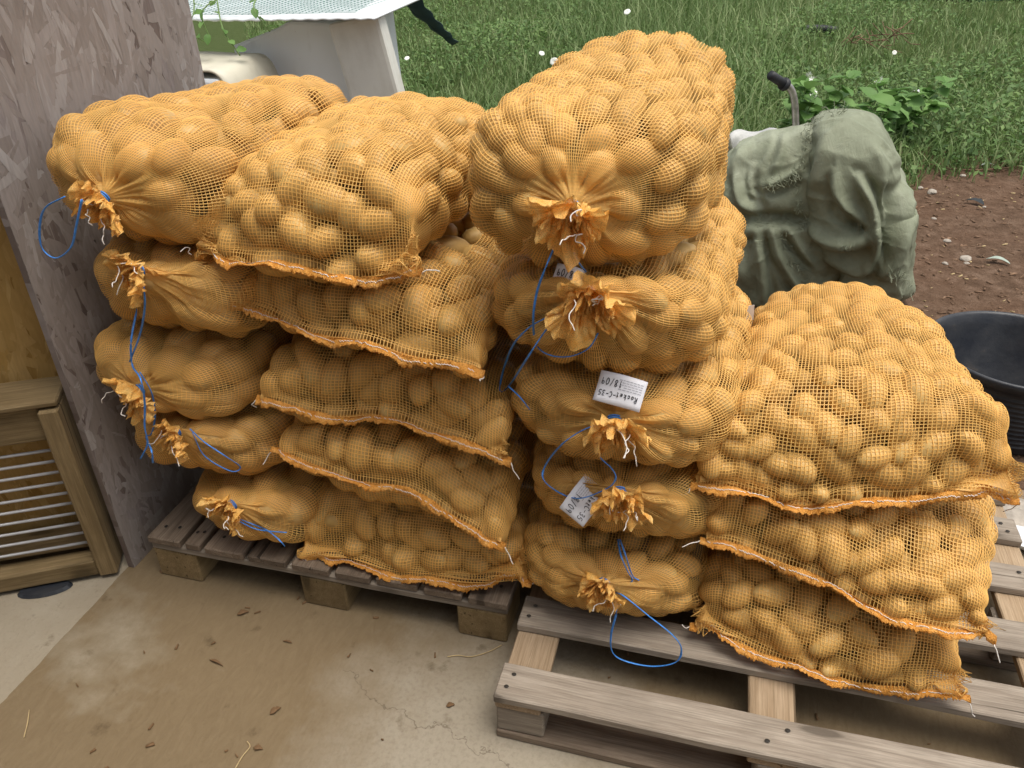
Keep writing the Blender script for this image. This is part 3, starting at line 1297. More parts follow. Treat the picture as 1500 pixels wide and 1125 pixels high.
# ------------------------------------------------------------------ hems, ruffles, twine, tags
def make_hem(s, root):
    D = s.D[:, 0, :]
    c = s.P[:, 0, :].mean(0)
    # upper half of the mouth gives the line; sort by x
    dirx = s.HRw - s.HLw
    Lh = np.linalg.norm(dirx)
    dirx = dirx / Lh
    t = (D - s.HLw) @ dirx
    od = np.argsort(t)
    tt, DD = t[od], D[od]
    n = 190
    q = np.linspace(tt[0], tt[-1], n)
    line = np.stack([np.interp(q, tt, np.convolve(np.pad(DD[:, k], 4, mode='edge'), np.ones(9) / 9, 'valid')) for k in range(3)], 1)
    line[0] = line[0] - dirx * .012
    line[-1] = line[-1] + dirx * .012
    out = np.array([0, -.80, -.42])
    out /= np.linalg.norm(out)
    upv = np.cross(dirx, out)
    upv /= np.linalg.norm(upv)
    if upv[2] < 0:
        upv = -upv
    r = np.random.default_rng(s.seed + 3)
    x = np.linspace(0, 1, n)
    ph = r.uniform(0, 6.28, 6)
    w = .0165 * (1 + .16 * np.sin(23 * x + ph[0]) + .12 * np.sin(51 * x + ph[1])) + r.normal(size=n) * .0022
    lift = .005 * np.sin(9 * x + ph[2]) + .004 * np.sin(21 * x + ph[3]) + .0016 * np.sin(67 * x + ph[4]) + r.normal(size=n) * .0006
    th = .0024 + .0008 * np.sin(40 * x + ph[1]) + r.normal(size=n) * .0006
    fold = .45 * np.sin(7 * x + ph[4]) + .35 * np.sin(15 * x + ph[5]) + .18 * np.sin(43 * x + ph[0])
    prof = [(-.25, .35), (.25, .9), (.65, 1.0), (1.0, .45), (1.0, -.45), (.6, -.9), (.2, -.8), (-.25, -.35)]
    V, Fc = [], []
    for i in range(n):
        o2 = out * math.cos(fold[i]) + upv * math.sin(fold[i])
        u2 = upv * math.cos(fold[i]) - out * math.sin(fold[i])
        for a, b in prof:
            cr = 1 + .25 * math.sin(i * 2.4 + a * 5)
            V.append(line[i] + o2 * (a * w[i]) + u2 * (b * th[i] * cr) + upv * lift[i])
    k = len(prof)
    for i in range(n - 1):
        for j in range(k):
            Fc.append((i * k + j, i * k + (j + 1) % k, (i + 1) * k + (j + 1) % k, (i + 1) * k + j))
    Fc.append(tuple(range(k)))
    Fc.append(tuple(range((n - 1) * k, n * k))[::-1])
    hem = link('hem', pyd(V, Fc, True), M['hem'], root)
    parts = []
    for i in range(1, n - 3, 2):
        if r.random() < .15:
            continue
        o2 = out * math.cos(fold[i]) + upv * math.sin(fold[i])
        u2 = upv * math.cos(fold[i]) - out * math.sin(fold[i])
        a = line[i] + o2 * (w[i] * .30) + u2 * (th[i] * 1.15) + upv * lift[i]
        b = line[i + 2] + o2 * (w[i + 2] * .44) + u2 * (th[i + 2] * 1.45) + upv * lift[i + 2]
        parts.append(tube_vf([a, (a + b) / 2 + u2 * .0006, b], .0008, 4))
    v, f = join_vf(parts)
    link('stitching', pyd(v, f, True), M['white_thread'], hem)
    for e, sgn in ((0, -1), (n - 1, 1)):
        p = line[e] + out * .008
        pts = [p]
        dd = dirx * sgn * .6 + out * .5 + np.array([0, 0, r.uniform(-.6, .5)])
        for j in range(5):
            dd = dd + r.normal(size=3) * .45 + np.array([0, 0, -.12])
            pts.append(pts[-1] + dd / np.linalg.norm(dd) * .0085)
        link('thread_tail', tube(catmull(pts, 4), .0011, 5), M['white_thread'], root)


def make_ruffle(s, root, size=.075, droop=.35, side=0.0, seed=0):
    """gathered end of the net beyond the tie, opening like a flower"""
    r = np.random.default_rng(s.seed + 90 + seed)
    ax = np.array([side, -1.0, -droop])
    ax /= np.linalg.norm(ax)
    e1 = np.cross(ax, [0, 0, 1.0])
    e1 /= np.linalg.norm(e1)
    e2 = np.cross(e1, ax)
    size = size * 1.15
    knot = s.Fw + ax * .002
    parts = []
    for lay, (sz, fl, nl) in enumerate(((1.0, .66, 3), (.80, .46, 4), (.62, .24, 3))):
        nu, nl_ = 132, 13
        u = np.linspace(0, 2 * PI, nu, endpoint=False)
        ph = r.uniform(0, 6.28, 8)
        pet = .22 * np.sin(nl * u + ph[0]) + .13 * np.sin((nl + 3) * u + ph[1]) + .05 * np.sin((nl + 9) * u + ph[2])
        V = []
        for j in range(nl_):
            t = j / (nl_ - 1)
            rad = .010 + sz * size * fl * (t ** .75) * (1 + pet * t)
            curl = sz * size * (.72 * t - .36 * t * t * (1 + .5 * np.sin(2 * u + ph[3])))
            wav = .009 * t * np.sin(8 * u + ph[4] + 3 * t) + .007 * t * np.sin(17 * u + ph[5] + 5 * t) + .0045 * t * np.sin(33 * u + ph[7] + 4 * t)
            tw = u + .25 * t * np.sin(3 * u + ph[6])
            crum = r.normal(size=nu) * .0010 * t + .004 * t * np.sin(11 * u + 9 * t + ph[2])
            sag = np.array([0, 0, -1.0]) * .012 * t * t
            pts = knot + ax * (curl + wav)[:, None] + e1 * (rad * np.cos(tw) + crum)[:, None] + e2 * (rad * np.sin(tw))[:, None] + sag
            V.append(pts)
        V = np.concatenate(V)
        i = np.arange(nu * nl_).reshape(nl_, nu)
        Fq = np.stack([i[:-1], np.roll(i, -1, 1)[:-1], np.roll(i, -1, 1)[1:], i[1:]], -1).reshape(-1, 4)
        parts.append((V.tolist(), [tuple(q) for q in Fq]))
    v, f = join_vf(parts)
    ru = link('tied_mouth', pyd(v, f, True), M['ruffle'], root)
    # binding round the neck
    a = np.linspace(0, 2 * PI * 2.2, 30)
    ring = np.array([knot - ax * .003 + .0125 * (e1 * math.cos(x) + e2 * math.sin(x)) + ax * .0012 * (x - 6) * .6 for x in a])
    link('binding', tube(ring, .0016, 5), M['twine'], ru)
    for j in range(3):
        a0 = r.uniform(0, 6.28)
        p = knot + ax * size * .45 + (e1 * math.cos(a0) + e2 * math.sin(a0)) * size * .38
        pts = [p]
        dd = r.normal(size=3)
        for q in range(6):
            dd = dd * .6 + r.normal(size=3) * .6 + np.array([0, -.25, -.2])
            pts.append(pts[-1] + dd / np.linalg.norm(dd) * .010)
        link('thread_tail', tube(catmull(pts, 4), .0011, 5), M['white_thread'], ru)


def twine(root, pix, lift=.020, r=.0023, default=1.22):
    pts = [on_sack(x, y, lift, default) for x, y in pix]
    pts = np.array(pts)
    # keep depth smooth along the strand
    y = pts[:, 1].copy()
    ys = np.array([min(y[max(0, i - 1):i + 2]) for i in range(len(y))])
    pts = np.array([aty(px, py, yy) for (px, py), yy in zip(pix, ys)])
    link('twine', tube(catmull(pts, 7), r, 6, True, .55), M['twine'], root)


GL = {  # single-line handwriting, unit box
    '1': [[(.35, .8), (.55, 1), (.5, 0)]],
    '8': [[(.75, .85), (.5, 1), (.25, .8), (.5, .55), (.75, .25), (.5, 0), (.25, .22), (.5, .52), (.75, .85)]],
    '/': [[(.75, 1.1), (.25, -.1)]],
    '0': [[(.5, 1), (.22, .6), (.3, .1), (.6, 0), (.8, .5), (.65, .95), (.45, 1)]],
    '9': [[(.75, .8), (.5, 1), (.28, .75), (.45, .5), (.72, .7), (.78, .9), (.68, 0)]],
    'C': [[(.8, .85), (.5, 1), (.2, .5), (.45, 0), (.85, .15)]],
    '-': [[(.15, .45), (.75, .5)]],
    '3': [[(.25, .9), (.6, 1), (.7, .75), (.4, .55), (.75, .3), (.5, 0), (.2, .1)]],
    '5': [[(.8, 1), (.35, .95), (.3, .55), (.65, .58), (.75, .25), (.5, 0), (.2, .08)]],
    'R': [[(.25, 0), (.3, 1)], [(.2, .95), (.65, 1), (.75, .7), (.35, .5), (.85, 0)]],
    'o': [[(.5, .5), (.25, .35), (.35, .03), (.65, .05), (.72, .38), (.5, .5)]],
    'c': [[(.75, .45), (.4, .5), (.25, .2), (.45, 0), (.8, .1)]],
    'k': [[(.3, 1), (.28, 0)], [(.7, .55), (.3, .28), (.75, 0)]],
    'e': [[(.25, .25), (.72, .32), (.55, .52), (.28, .35), (.35, .03), (.8, .1)]],
    't': [[(.5, .9), (.48, .08), (.7, 0)], [(.25, .6), (.75, .62)]],
    ' ': [],
}


def paper_tag(root, px, py, ang, w=.088, h=.052, lift=.016, lines=(), tilt=(0, 0), default=1.22, prints=True):
    """lines: (text, x, y, size) in tag metres from its lower-left corner, read upright"""
    p = on_sack(px, py, lift, default)
    view = CAM_O - p
    view /= np.linalg.norm(view)
    n = np.array([tilt[0], -.72, .62 + tilt[1]])
    n /= np.linalg.norm(n)
    ex = np.cross([0, 0, 1.0], n)
    ex /= np.linalg.norm(ex)
    ex = -ex if ex[0] < 0 else ex
    ey = np.cross(n, ex)
    a = math.radians(ang)
    tx, ty = ex * math.cos(a) + ey * math.sin(a), -ex * math.sin(a) + ey * math.cos(a)

    def pt(x, y, z=0.0):
        u, v = x / w - .5, y / h - .5
        curl = .012 * (u * u) * 2 + .006 * math.sin(3 * u + 2 * v)
        return p + tx * (x - w / 2) + ty * (y - h / 2) + n * (z - curl)
    nx, ny = 10, 6
    V, Fc = [], []
    for z in (0, -.0007):
        for i in range(nx + 1):
            for j in range(ny + 1):
                V.append(pt(w * i / nx, h * j / ny, z))
    m = (nx + 1) * (ny + 1)
    g = lambda i, j, b: b * m + i * (ny + 1) + j
    for i in range(nx):
        for j in range(ny):
            Fc.append((g(i, j, 0), g(i + 1, j, 0), g(i + 1, j + 1, 0), g(i, j + 1, 0)))
            Fc.append((g(i, j, 1), g(i, j + 1, 1), g(i + 1, j + 1, 1), g(i + 1, j, 1)))
    for i in range(nx):
        Fc.append((g(i, 0, 0), g(i, 0, 1), g(i + 1, 0, 1), g(i + 1, 0, 0)))
        Fc.append((g(i, ny, 0), g(i + 1, ny, 0), g(i + 1, ny, 1), g(i, ny, 1)))
    for j in range(ny):
        Fc.append((g(0, j, 0), g(0, j + 1, 0), g(0, j + 1, 1), g(0, j, 1)))
        Fc.append((g(nx, j, 0), g(nx, j, 1), g(nx, j + 1, 1), g(nx, j + 1, 0)))
    t = link('paper_tag', pyd(V, Fc, True), M['paper'], root)
    t['label'] = 'white paper tag with handwriting'
    parts = []
    for text, x, y, sz in lines:
        for ch in text:
            for st in GL.get(ch, []):
                q = [pt(x + a_ * sz * .75, y + b_ * sz, .0011) for a_, b_ in st]
                parts.append(tube_vf(catmull(q, 4), .00065, 4))
            x += sz * .70
    if parts:
        v, f = join_vf(parts)
        link('handwriting', pyd(v, f), M['ink'], t)
    if prints:
        parts = []
        for k in range(5):
            y = h * (.16 + .075 * k)
            x0 = w * .06
            while x0 < w * (.50 - .05 * (k % 2)):
                l = random.uniform(.003, .007)
                q = [pt(x0, y, .0008), pt(x0 + l, y, .0008), pt(x0 + l, y + .0011, .0008), pt(x0, y + .0011, .0008)]
                parts.append((q, [(0, 1, 2, 3)]))
                x0 += l + .0016
        v, f = join_vf(parts)
        link('printed_lines', pyd(v, f), M['print'], t)


ROOT = {}
LOOK = {
    ('A', 0): 'orange net sack tied with blue twine, topmost of the stack against the weathered board',
    ('A', 1): 'orange net sack of large potatoes, second from top of the stack against the weathered board',
    ('A', 2): 'orange net sack with blue twine loop, middle of the stack against the weathered board',
    ('A', 3): 'squeezed orange net sack of large potatoes, fourth down against the weathered board',
    ('A', 4): 'orange net sack tied with blue twine, resting on close-boarded pallet beside the weathered board',
    ('B', 0): 'orange net sack with sewn hem, topmost of the hemmed stack of five',
    ('B', 1): 'orange net sack with curved sewn hem, second from top of the hemmed stack of five',
    ('B', 2): 'orange net sack with sewn hem, middle of the hemmed stack of five',
    ('B', 3): 'orange net sack with drooping sewn hem, fourth down the hemmed stack of five',
    ('B', 4): 'orange net sack with sewn hem, lying on the edge of the close-boarded pallet',
    ('C', 0): 'plump orange net sack with ruffled tied mouth, topmost of the stack with paper tags',
    ('C', 1): 'orange net sack with flower-like ruffle, second from top of the stack with paper tags',
    ('C', 2): 'orange net sack, middle of its stack, white tag above its ruffle',
    ('C', 3): 'orange net sack, fourth down its stack, tilted white tag beside its ruffle',
    ('C', 4): 'bottom orange net sack of the tagged stack, long blue twine loop hanging over pallet',
    ('D', 0): 'wide orange net sack with sewn hem, topmost of the stack of only three',
    ('D', 1): 'orange net sack with sewn hem, middle of the stack of only three',
    ('D', 2): 'orange net sack with sewn hem, bottom of the stack of only three',
}
for s in sacks:
    root = empty('potato_sack', (0, 0, 0))
    tag(root, LOOK[(s.st, s.lv)], 'sack', 'net sacks of potatoes')
    ROOT[(s.st, s.lv)] = root
    link('net', s.net_mesh(), M['net'], root)
    if s.front == 'hem':
        make_hem(s, root)
make_ruffle(sack_of('A', 0), ROOT['A', 0], .058, .35, -.25)
make_ruffle(sack_of('A', 1), ROOT['A', 1], .060, .05, -.55)
make_ruffle(sack_of('A', 2), ROOT['A', 2], .066, .25, -.45)
make_ruffle(sack_of('A', 3), ROOT['A', 3], .050, .15, -.35)
make_ruffle(sack_of('A', 4), ROOT['A', 4], .058, .15, -.35)
make_ruffle(sack_of('C', 0), ROOT['C', 0], .066, .45, .05)
make_ruffle(sack_of('C', 1), ROOT['C', 1], .076, .30, .15)
make_ruffle(sack_of('C', 2), ROOT['C', 2], .062, .55, .25)
make_ruffle(sack_of('C', 3), ROOT['C', 3], .060, .45, .15)
make_ruffle(sack_of('C', 4), ROOT['C', 4], .048, .15, -.25)

twine(ROOT['A', 0], [(120, 292), (112, 330), (104, 362), (82, 378), (62, 364), (58, 335), (66, 305), (95, 288)], .02)
twine(ROOT['A', 1], [(205, 415), (200, 455), (192, 500), (194, 535), (206, 555), (212, 590), (212, 625), (216, 650), (206, 672)])
twine(ROOT['A', 1], [(210, 418), (212, 450), (205, 490), (190, 530)])
twine(ROOT['A', 2], [(205, 545), (222, 575), (227, 610), (222, 635), (214, 640), (222, 660), (224, 678)], .02)
twine(ROOT['A', 3], [(278, 628), (300, 648), (330, 668), (352, 684), (338, 690), (300, 668), (282, 634)])
twine(ROOT['A', 4], [(342, 756), (366, 766), (390, 776), (408, 790), (417, 800)])
twine(ROOT['A', 4], [(344, 760), (372, 774), (395, 778), (420, 780)])
twine(ROOT['C', 0], [(812, 362), (798, 395), (786, 430), (781, 470), (786, 505), (805, 520), (835, 522), (862, 510), (876, 488)], .024)
twine(ROOT['C', 0], [(838, 366), (848, 385), (858, 398)], .024)
twine(ROOT['C', 1], [(824, 448), (800, 465), (775, 480), (752, 505), (738, 540), (732, 572), (745, 566), (770, 528), (795, 490), (822, 455)])
twine(ROOT['C', 1], [(745, 566), (762, 582), (776, 600)])
twine(ROOT['C', 2], [(880, 620), (850, 632), (822, 652), (800, 680), (796, 702), (820, 722), (850, 730), (890, 715), (902, 700), (895, 685), (878, 668), (871, 640), (874, 622)])
twine(ROOT['C', 3], [(905, 790), (910, 815), (920, 838), (926, 848), (922, 858)])
twine(ROOT['C', 3], [(908, 790), (916, 812), (926, 842), (936, 850)])
twine(ROOT['C', 4], [(900, 868), (903, 895), (895, 930), (897, 955), (915, 968), (955, 976), (990, 970), (998, 950), (985, 930), (950, 902), (915, 874), (902, 868)], .022, .0024)

paper_tag(ROOT['C', 2], 908, 572, 171, .090, .058, .040,
          lines=[('Rocket', .008, .034, .010), ('-C-35', .049, .035, .010), ('18/09', .042, .012, .012)])
paper_tag(ROOT['C', 3], 855, 733, 240, .088, .062, .050,
          lines=[('Rocket', .006, .038, .010), ('C-35', .048, .040, .012), ('18/09', .038, .012, .013)])
paper_tag(ROOT['C', 1], 832, 402, 168, .055, .032, .030, lines=[('18/09', .008, .009, .012)], prints=False)
# tags at the far, tied end of the top sack of three
for (px, py, ang) in ((1099, 458, 80), (1186, 420, 0)):
    s = sack_of('D', 0)
    p = aty(px, py, 1.99 if px > 1150 else 1.80)
    t = ROOT['D', 0]
    w, h = (.020, .042) if px < 1150 else (.022, .016)
    V = [p + np.array([x, y, z]) for y in (0, .0008) for x, z in ((-w / 2, -h / 2), (w / 2, -h / 2 + .003), (w / 2 - .003, h / 2), (-w / 2 + .004, h / 2 - .004))]
    link('paper_tag', pyd(V, [(0, 1, 2, 3), (7, 6, 5, 4), (0, 4, 5, 1), (1, 5, 6, 2), (2, 6, 7, 3), (3, 7, 4, 0)]), M['paper'], t)


# ------------------------------------------------------------------ strand-board wall and rack
def panel(name, p0, p1, z0, z1, th, mat, label, cat):
    """upright sheet from p0 to p1 (xy), thickness to its left; mesh local frame: y along, z up, x through"""
    d = np.array(p1) - np.array(p0)
    L = np.linalg.norm(d)
    me = box_mesh(th, L, z1 - z0, .002, 1, .0015, 10)
    mid = (np.array(p0) + np.array(p1)) / 2
    nrm = np.array([-d[1], d[0]]) / L
    c = mid + nrm * th / 2
    ob = link(name, me, mat, None, (c[0], c[1], (z0 + z1) / 2), (0, 0, math.atan2(d[1], d[0]) - PI / 2))
    return tag(ob, label, cat)


wall_board = panel('strand_board', (-1.47, 1.312), (-1.47, 2.10), 0.0, 2.35, .018, M['osb_grey'],
      'weathered grey strand board standing upright beside the sacks', 'board')


def strands(board_ob, L, H, th, tones, n, seed, face=1):
    """pressed wood strands of one board: long flakes lying on its face"""
    r = np.random.default_rng(seed)
    y = r.uniform(-L / 2, L / 2, n)
    z = r.uniform(-H / 2, H / 2, n)
    ang = r.normal(size=n) * .38 + np.where(r.random(n) < .18, r.uniform(0, PI, n), 0)
    ln = r.uniform(.025, .085, n)
    wd = r.uniform(.004, .019, n)
    dy, dz = np.sin(ang), np.cos(ang)
    x = face * (th / 2 + .0003 + r.random(n) * .0016)
    rows = []
    bend = r.normal(size=n) * .12
    for a, b in ((-1, -.8), (-.45, -1), (.4, -1), (1, -.55), (.9, .7), (.3, 1), (-.5, 1), (-1.05, .5)):
        jl = a * ln * r.uniform(.85, 1.1, n)
        jw = b * wd * r.uniform(.7, 1.1, n) + bend * (a * a) * wd * 3
        rows.append(np.stack([x + r.normal(size=n) * .00012, np.clip(y + dy * jl + dz * jw, -L / 2, L / 2), np.clip(z + dz * jl - dy * jw, -H / 2, H / 2)], -1))
    V = np.stack(rows, 1).reshape(-1, 3)
    F = np.arange(n * 8).reshape(n, 8)
    F = F if face > 0 else F[:, ::-1]
    me = quads(V, F)
    at = me.attributes.new('tint', 'FLOAT', 'POINT')
    at.data.foreach_set('value', np.repeat(r.random(n), 8).astype(np.float32))
    ob = link('wood_strands', me, tones, board_ob)
    ob['kind'] = 'stuff'


def m_strand(name, tones):
    t = NT(name)
    p = t.coord('Object')
    at = t.n('ShaderNodeAttribute', attribute_name='tint').outputs['Fac']
    c = t.ramp(at, [(0, tones[0]), (.4, tones[1]), (.8, tones[2]), (1, tones[3])])
    fine = t.noise(t.mapping(p, (1, 130, 22)), 1.0, 4)
    c = t.mixc(t.ramp(fine, [(.4, (0, 0, 0)), (.8, (.4, .4, .4))]), c, tuple(x * .55 for x in tones[0]))
    blot = t.noise(p, 4.0, 5, .65)
    c = t.mixc(t.ramp(blot, [(.42, (0, 0, 0)), (.72, (.65, .65, .65))]), c, tones[1])
    t.color(c)
    t.rough(.7, .3)
    t.bump(fine, .001, .6)
    return t.m


GREY_T = ((.25, .21, .185), (.32, .28, .255), (.36, .32, .30), (.44, .41, .39))
YEL_T = ((.38, .23, .07), (.44, .275, .09), (.48, .305, .11), (.54, .36, .14))
strands(wall_board, .788, 2.35, .018, m_strand('weathered_strand', GREY_T), 5200, 5, 1)
dr = np.array([-.28, -.156])
dr /= np.linalg.norm(dr)
nb = np.array([dr[1], -dr[0]])
nb = nb if nb[1] > 0 else -nb
r1 = np.array([-1.492, 1.285])
q0 = r1 + nb * .17 + np.array([-.01, .0])
back_board = panel('strand_board', tuple(q0 + dr * 2.2), tuple(q0 + dr * .01), 0.0, 2.35, .018, M['osb_yellow'],
      'yellow-brown strand board behind the barred timber rack', 'board')


strands(back_board, 2.19, 2.35, .018, m_strand('yellow_strand', YEL_T), 7000, 6, 1)
rack = empty('timber_rack', (r1[0], r1[1], 0), math.atan2(-dr[1], -dr[0]))
tag(rack, 'timber-framed rack with grey metal rods against the yellow strand board', 'rack')
# rack local x: towards the right post (0), leftwards negative; y: into depth


def rk(name, x0, x1, y0, y1, z0, z1, mat, rotlen='x'):
    sx, sy, sz = x1 - x0, y1 - y0, z1 - z0
    if sz > max(sx, sy):
        me = box_mesh(sz, sy, sx, .004, 1, .0012, 8)
        return link(name, me, mat, rack, (x0 + sx / 2, y0 + sy / 2, z0 + sz / 2), (0, PI / 2, 0))
    me = box_mesh(sx, sy, sz, .004, 1, .0012, 8)
    return link(name, me, mat, rack, (x0 + sx / 2, y0 + sy / 2, z0 + sz / 2))


rk('post', -.048, -.002, -.012, .10, .012, .55, M['wood_rack'])
rk('bottom_rail', -1.6, -.050, -.008, .05, .014, .065, M['wood_rack'])
rk('inner_board', -1.6, -.050, .052, .15, .07, .088, M['wood_rack'])
rk('top_board', -1.6, .0, -.004, .13, .556, .572, M['wood_rack'])
rk('top_rail', -1.6, -.050, .012, .05, .455, .552, M['wood_rack'])
for i in range(10):
    z = .105 + i * .0345
    me = tube([(-1.6, .03, z), (-.8, .03, z), (-.049, .03, z)], .0042, 8)
    link('rod', me, M['rod'], rack)
ft = []
a = np.linspace(0, 2 * PI, 18, endpoint=False)
V = [(.070 * math.cos(x), .030 * math.sin(x), 0) for x in a] + [(.062 * math.cos(x), .024 * math.sin(x), .009) for x in a]
me = pyd(V, [tuple(range(18))[::-1], tuple(range(18, 36))] + [(i, (i + 1) % 18, 18 + (i + 1) % 18, 18 + i) for i in range(18)])
ft = link('rubber_pad', me, M['rubber'], None, (*(r1 + dr * .19 + nb * -.012), .001), (0, 0, .5))
tag(ft, 'flat black rubber pad under the timber rack', 'pad')

# added, unseen: closed wall and eave behind the viewpoint, blocking sky light
shade_shed = empty('shade_shed', (-1.0, -1.9, 0))
tag(shade_shed, 'added unseen timber wall with low eave shading the stacked sacks', 'shade_shed')
x = -3.2
while x < 2.6:
    link('plank', box_mesh(2.9, .158, .022, .003), M['wood_brown'], shade_shed, (x, 0, 1.45), (0, PI / 2, PI / 2))
    x += .163
link('shade_roof', box_mesh(6.2, 1.9, .05, .005), M['wood_brown'], shade_shed, (-.3, .30, 2.93), (-.10, 0, 0))

lean = empty('shade_lean_to', (-2.3, 1.5, 2.36))  # overhead boards added out of view to shade the rack and strand boards
tag(lean, 'added unseen timber lean-to shading the upright strand boards', 'shade_roof')
for i in range(8):
    link('shade_board', box_mesh(2.2, .155, .02, .003), M['wood_brown'], lean, (0, -.60 + i * .16, .075 + .012 * i), (.0, .03, 0))
for xr in (-.8, .0, .8):
    link('rafter', box_mesh(.05, 1.3, .05, .004), M['wood_brown'], lean, (xr, -.03, .03), (.075, 0, 0))

# ------------------------------------------------------------------ black tub
def lathe(prof, seg=64):
    V, F = [], []
    for r, z in prof:
        for k in range(seg):
            a = 2 * PI * k / seg
            V.append((r * math.cos(a), r * math.sin(a), z))
    for i in range(len(prof) - 1):
        for k in range(seg):
            k2 = (k + 1) % seg
            F.append((i * seg + k, i * seg + k2, (i + 1) * seg + k2, (i + 1) * seg + k))
    return V, F


prof = [(0.0005, .008), (.19, .008)]
prof_out = [(.198, .0), (.205, .01)]
for i in range(11):
    z = .03 + i * .019
    r = .205 + .055 * (z / .3)
    prof_out += [(r, z), (r + .0035, z + .003), (r + .0035, z + .007), (r + .0008, z + .010)]
prof_out += [(.258, .255), (.268, .262), (.276, .278), (.279, .292), (.275, .299), (.268, .298), (.262, .290), (.252, .255), (.196, .018), (.185, .010), (.0005, .009)]
tub = empty('rubber_tub', (1.02, 2.70, gz(1.0, 2.5) + .004))
tag(tub, 'large round black rubber tub standing on the soil', 'tub')
V, F = lathe([(.0005, .0)] + prof_out)
V = [(x * (1 + .02 * math.sin(3 * math.atan2(y, x))), y, z) for x, y, z in V]
link('body', pyd(V, F, True), M['rubber'], tub)
for sg in (1, -1):
    pts = [(sg * .262, -.07, .285), (sg * .285, -.06, .318), (sg * .295, 0, .33), (sg * .285, .06, .318), (sg * .262, .07, .285)]
    link('handle', tube(catmull(pts, 5), .011, 8), M['rubber'], tub)

# ------------------------------------------------------------------ green sacking bundle
def project(P):
    q = (P - CAM_O) @ CAM_R
    return np.stack([W_PX / 2 + q[..., 0] / -q[..., 2] * F_PX, H_PX / 2 - q[..., 1] / -q[..., 2] * F_PX], -1)


def line_dist(xy, line):
    """distance to a polyline and the side on which a point lies"""
    best = np.full(len(xy), 1e9)
    side = np.ones(len(xy))
    tpar = np.zeros(len(xy))
    n = len(line) - 1
    for i in range(n):
        a, b = line[i], line[i + 1]
        ab = b - a
        t = np.clip(((xy - a) @ ab) / (ab @ ab), 0, 1)
        d = xy - a - t[:, None] * ab
        l = np.hypot(d[:, 0], d[:, 1])
        m = l < best
        best[m] = l[m]
        side[m] = np.sign(ab[0] * d[m, 1] - ab[1] * d[m, 0])
        tpar[m] = (i + t[m]) / n
    return best, side, tpar


def draped(outline, yc, dep, ctr_px, folds, nphi, npsi, seed, floor, wr=1.0, e=.78, swell=None):
    """closed sheet-wrapped load: silhouette in the upright plane y = yc, bulging to both sides, with modelled folds"""
    o = np.array([aty(x, y, yc) for x, y in outline])
    c = aty(*ctr_px, yc)
    ang = np.arctan2(o[:, 2] - c[2], o[:, 0] - c[0])
    rad = np.hypot(o[:, 2] - c[2], o[:, 0] - c[0])
    od = np.argsort(ang)
    ang, rad = ang[od], rad[od]
    ang = np.concatenate([ang - 2 * PI, ang, ang + 2 * PI])
    rad = np.tile(rad, 3)
    phi = np.linspace(-PI, PI, nphi, endpoint=False)
    R = np.interp(phi, ang, rad)
    k = np.hanning(9)
    k /= k.sum()
    R = np.convolve(np.concatenate([R[-4:], R, R[:4]]), k, 'valid')
    psi = np.linspace(-PI / 2, PI / 2, npsi)
    cs, sn = np.abs(np.cos(psi)) ** e, np.sign(np.sin(psi)) * np.abs(np.sin(psi)) ** e
    cs[0] = cs[-1] = 1e-4
    X = c[0] + R[:, None] * np.cos(phi)[:, None] * cs[None]
    Z = c[2] + R[:, None] * np.sin(phi)[:, None] * cs[None]
    Y = yc + dep * sn[None] + 0 * X
    P = np.stack([X, Y, Z], -1)
    for step in range(2):
        N = Sack.normals(P)
        flat = P.reshape(-1, 3)
        px = project(flat)
        front = np.clip((yc + .03 - flat[:, 1]) / .08, 0, 1)
        h = np.zeros(len(flat))
        if step == 0:
            if swell is not None:
                h += swell(px) * front
            h += .018 * Wob(7, 7, seed)(flat) + .009 * Wob(15, 7, seed + 1)(flat)
        else:
            for line, w, hh, gr in folds:
                ln = catmull([np.array(q, float) for q in line], 6)
                d, sd, tp = line_dist(px, ln)
                env = np.minimum(1, np.minimum(tp, 1 - tp) * 4 + .25)
                h += front * env * hh * np.exp(-(d / w) ** 2)
                if gr:
                    h -= front * env * abs(hh) * .8 * np.exp(-((d - 1.9 * w) / w) ** 2) * (sd * gr > 0)
            q = flat + .03 * np.stack([Wob(6, 5, seed + k_)(flat) for k_ in (11, 12, 13)], -1)
            rid = 1 - np.abs(Wob(16, 4, seed + 2)(q)) * 1.1
            rid2 = 1 - np.abs(Wob(36, 4, seed + 3)(q)) * 1.1
            h += wr * (.010 * np.clip(rid, 0, 1) ** 2 + .005 * np.clip(rid2, 0, 1) ** 2)
        P = (flat + N.reshape(-1, 3) * h[:, None]).reshape(P.shape)
    P[..., 2] = np.maximum(P[..., 2], floor + .002 * np.sin(P[..., 0] * 40))
    i = np.arange(nphi * npsi).reshape(nphi, npsi)
    j = np.roll(i, -1, 0)
    F = np.stack([i[:, :-1], j[:, :-1], j[:, 1:], i[:, 1:]], -1).reshape(-1, 4)
    return P, quads(P.reshape(-1, 3), F, True)


G0 = gz(.5, 3.5)
bundle = empty('sacking_bundle', (.4, 3.65, G0))
tag(bundle, 'faded green woven sacking draped in folds over a hidden load', 'sacking')


def under(o):
    o.matrix_parent_inverse = Matrix.Translation((-.4, -3.65, -G0))
    return o


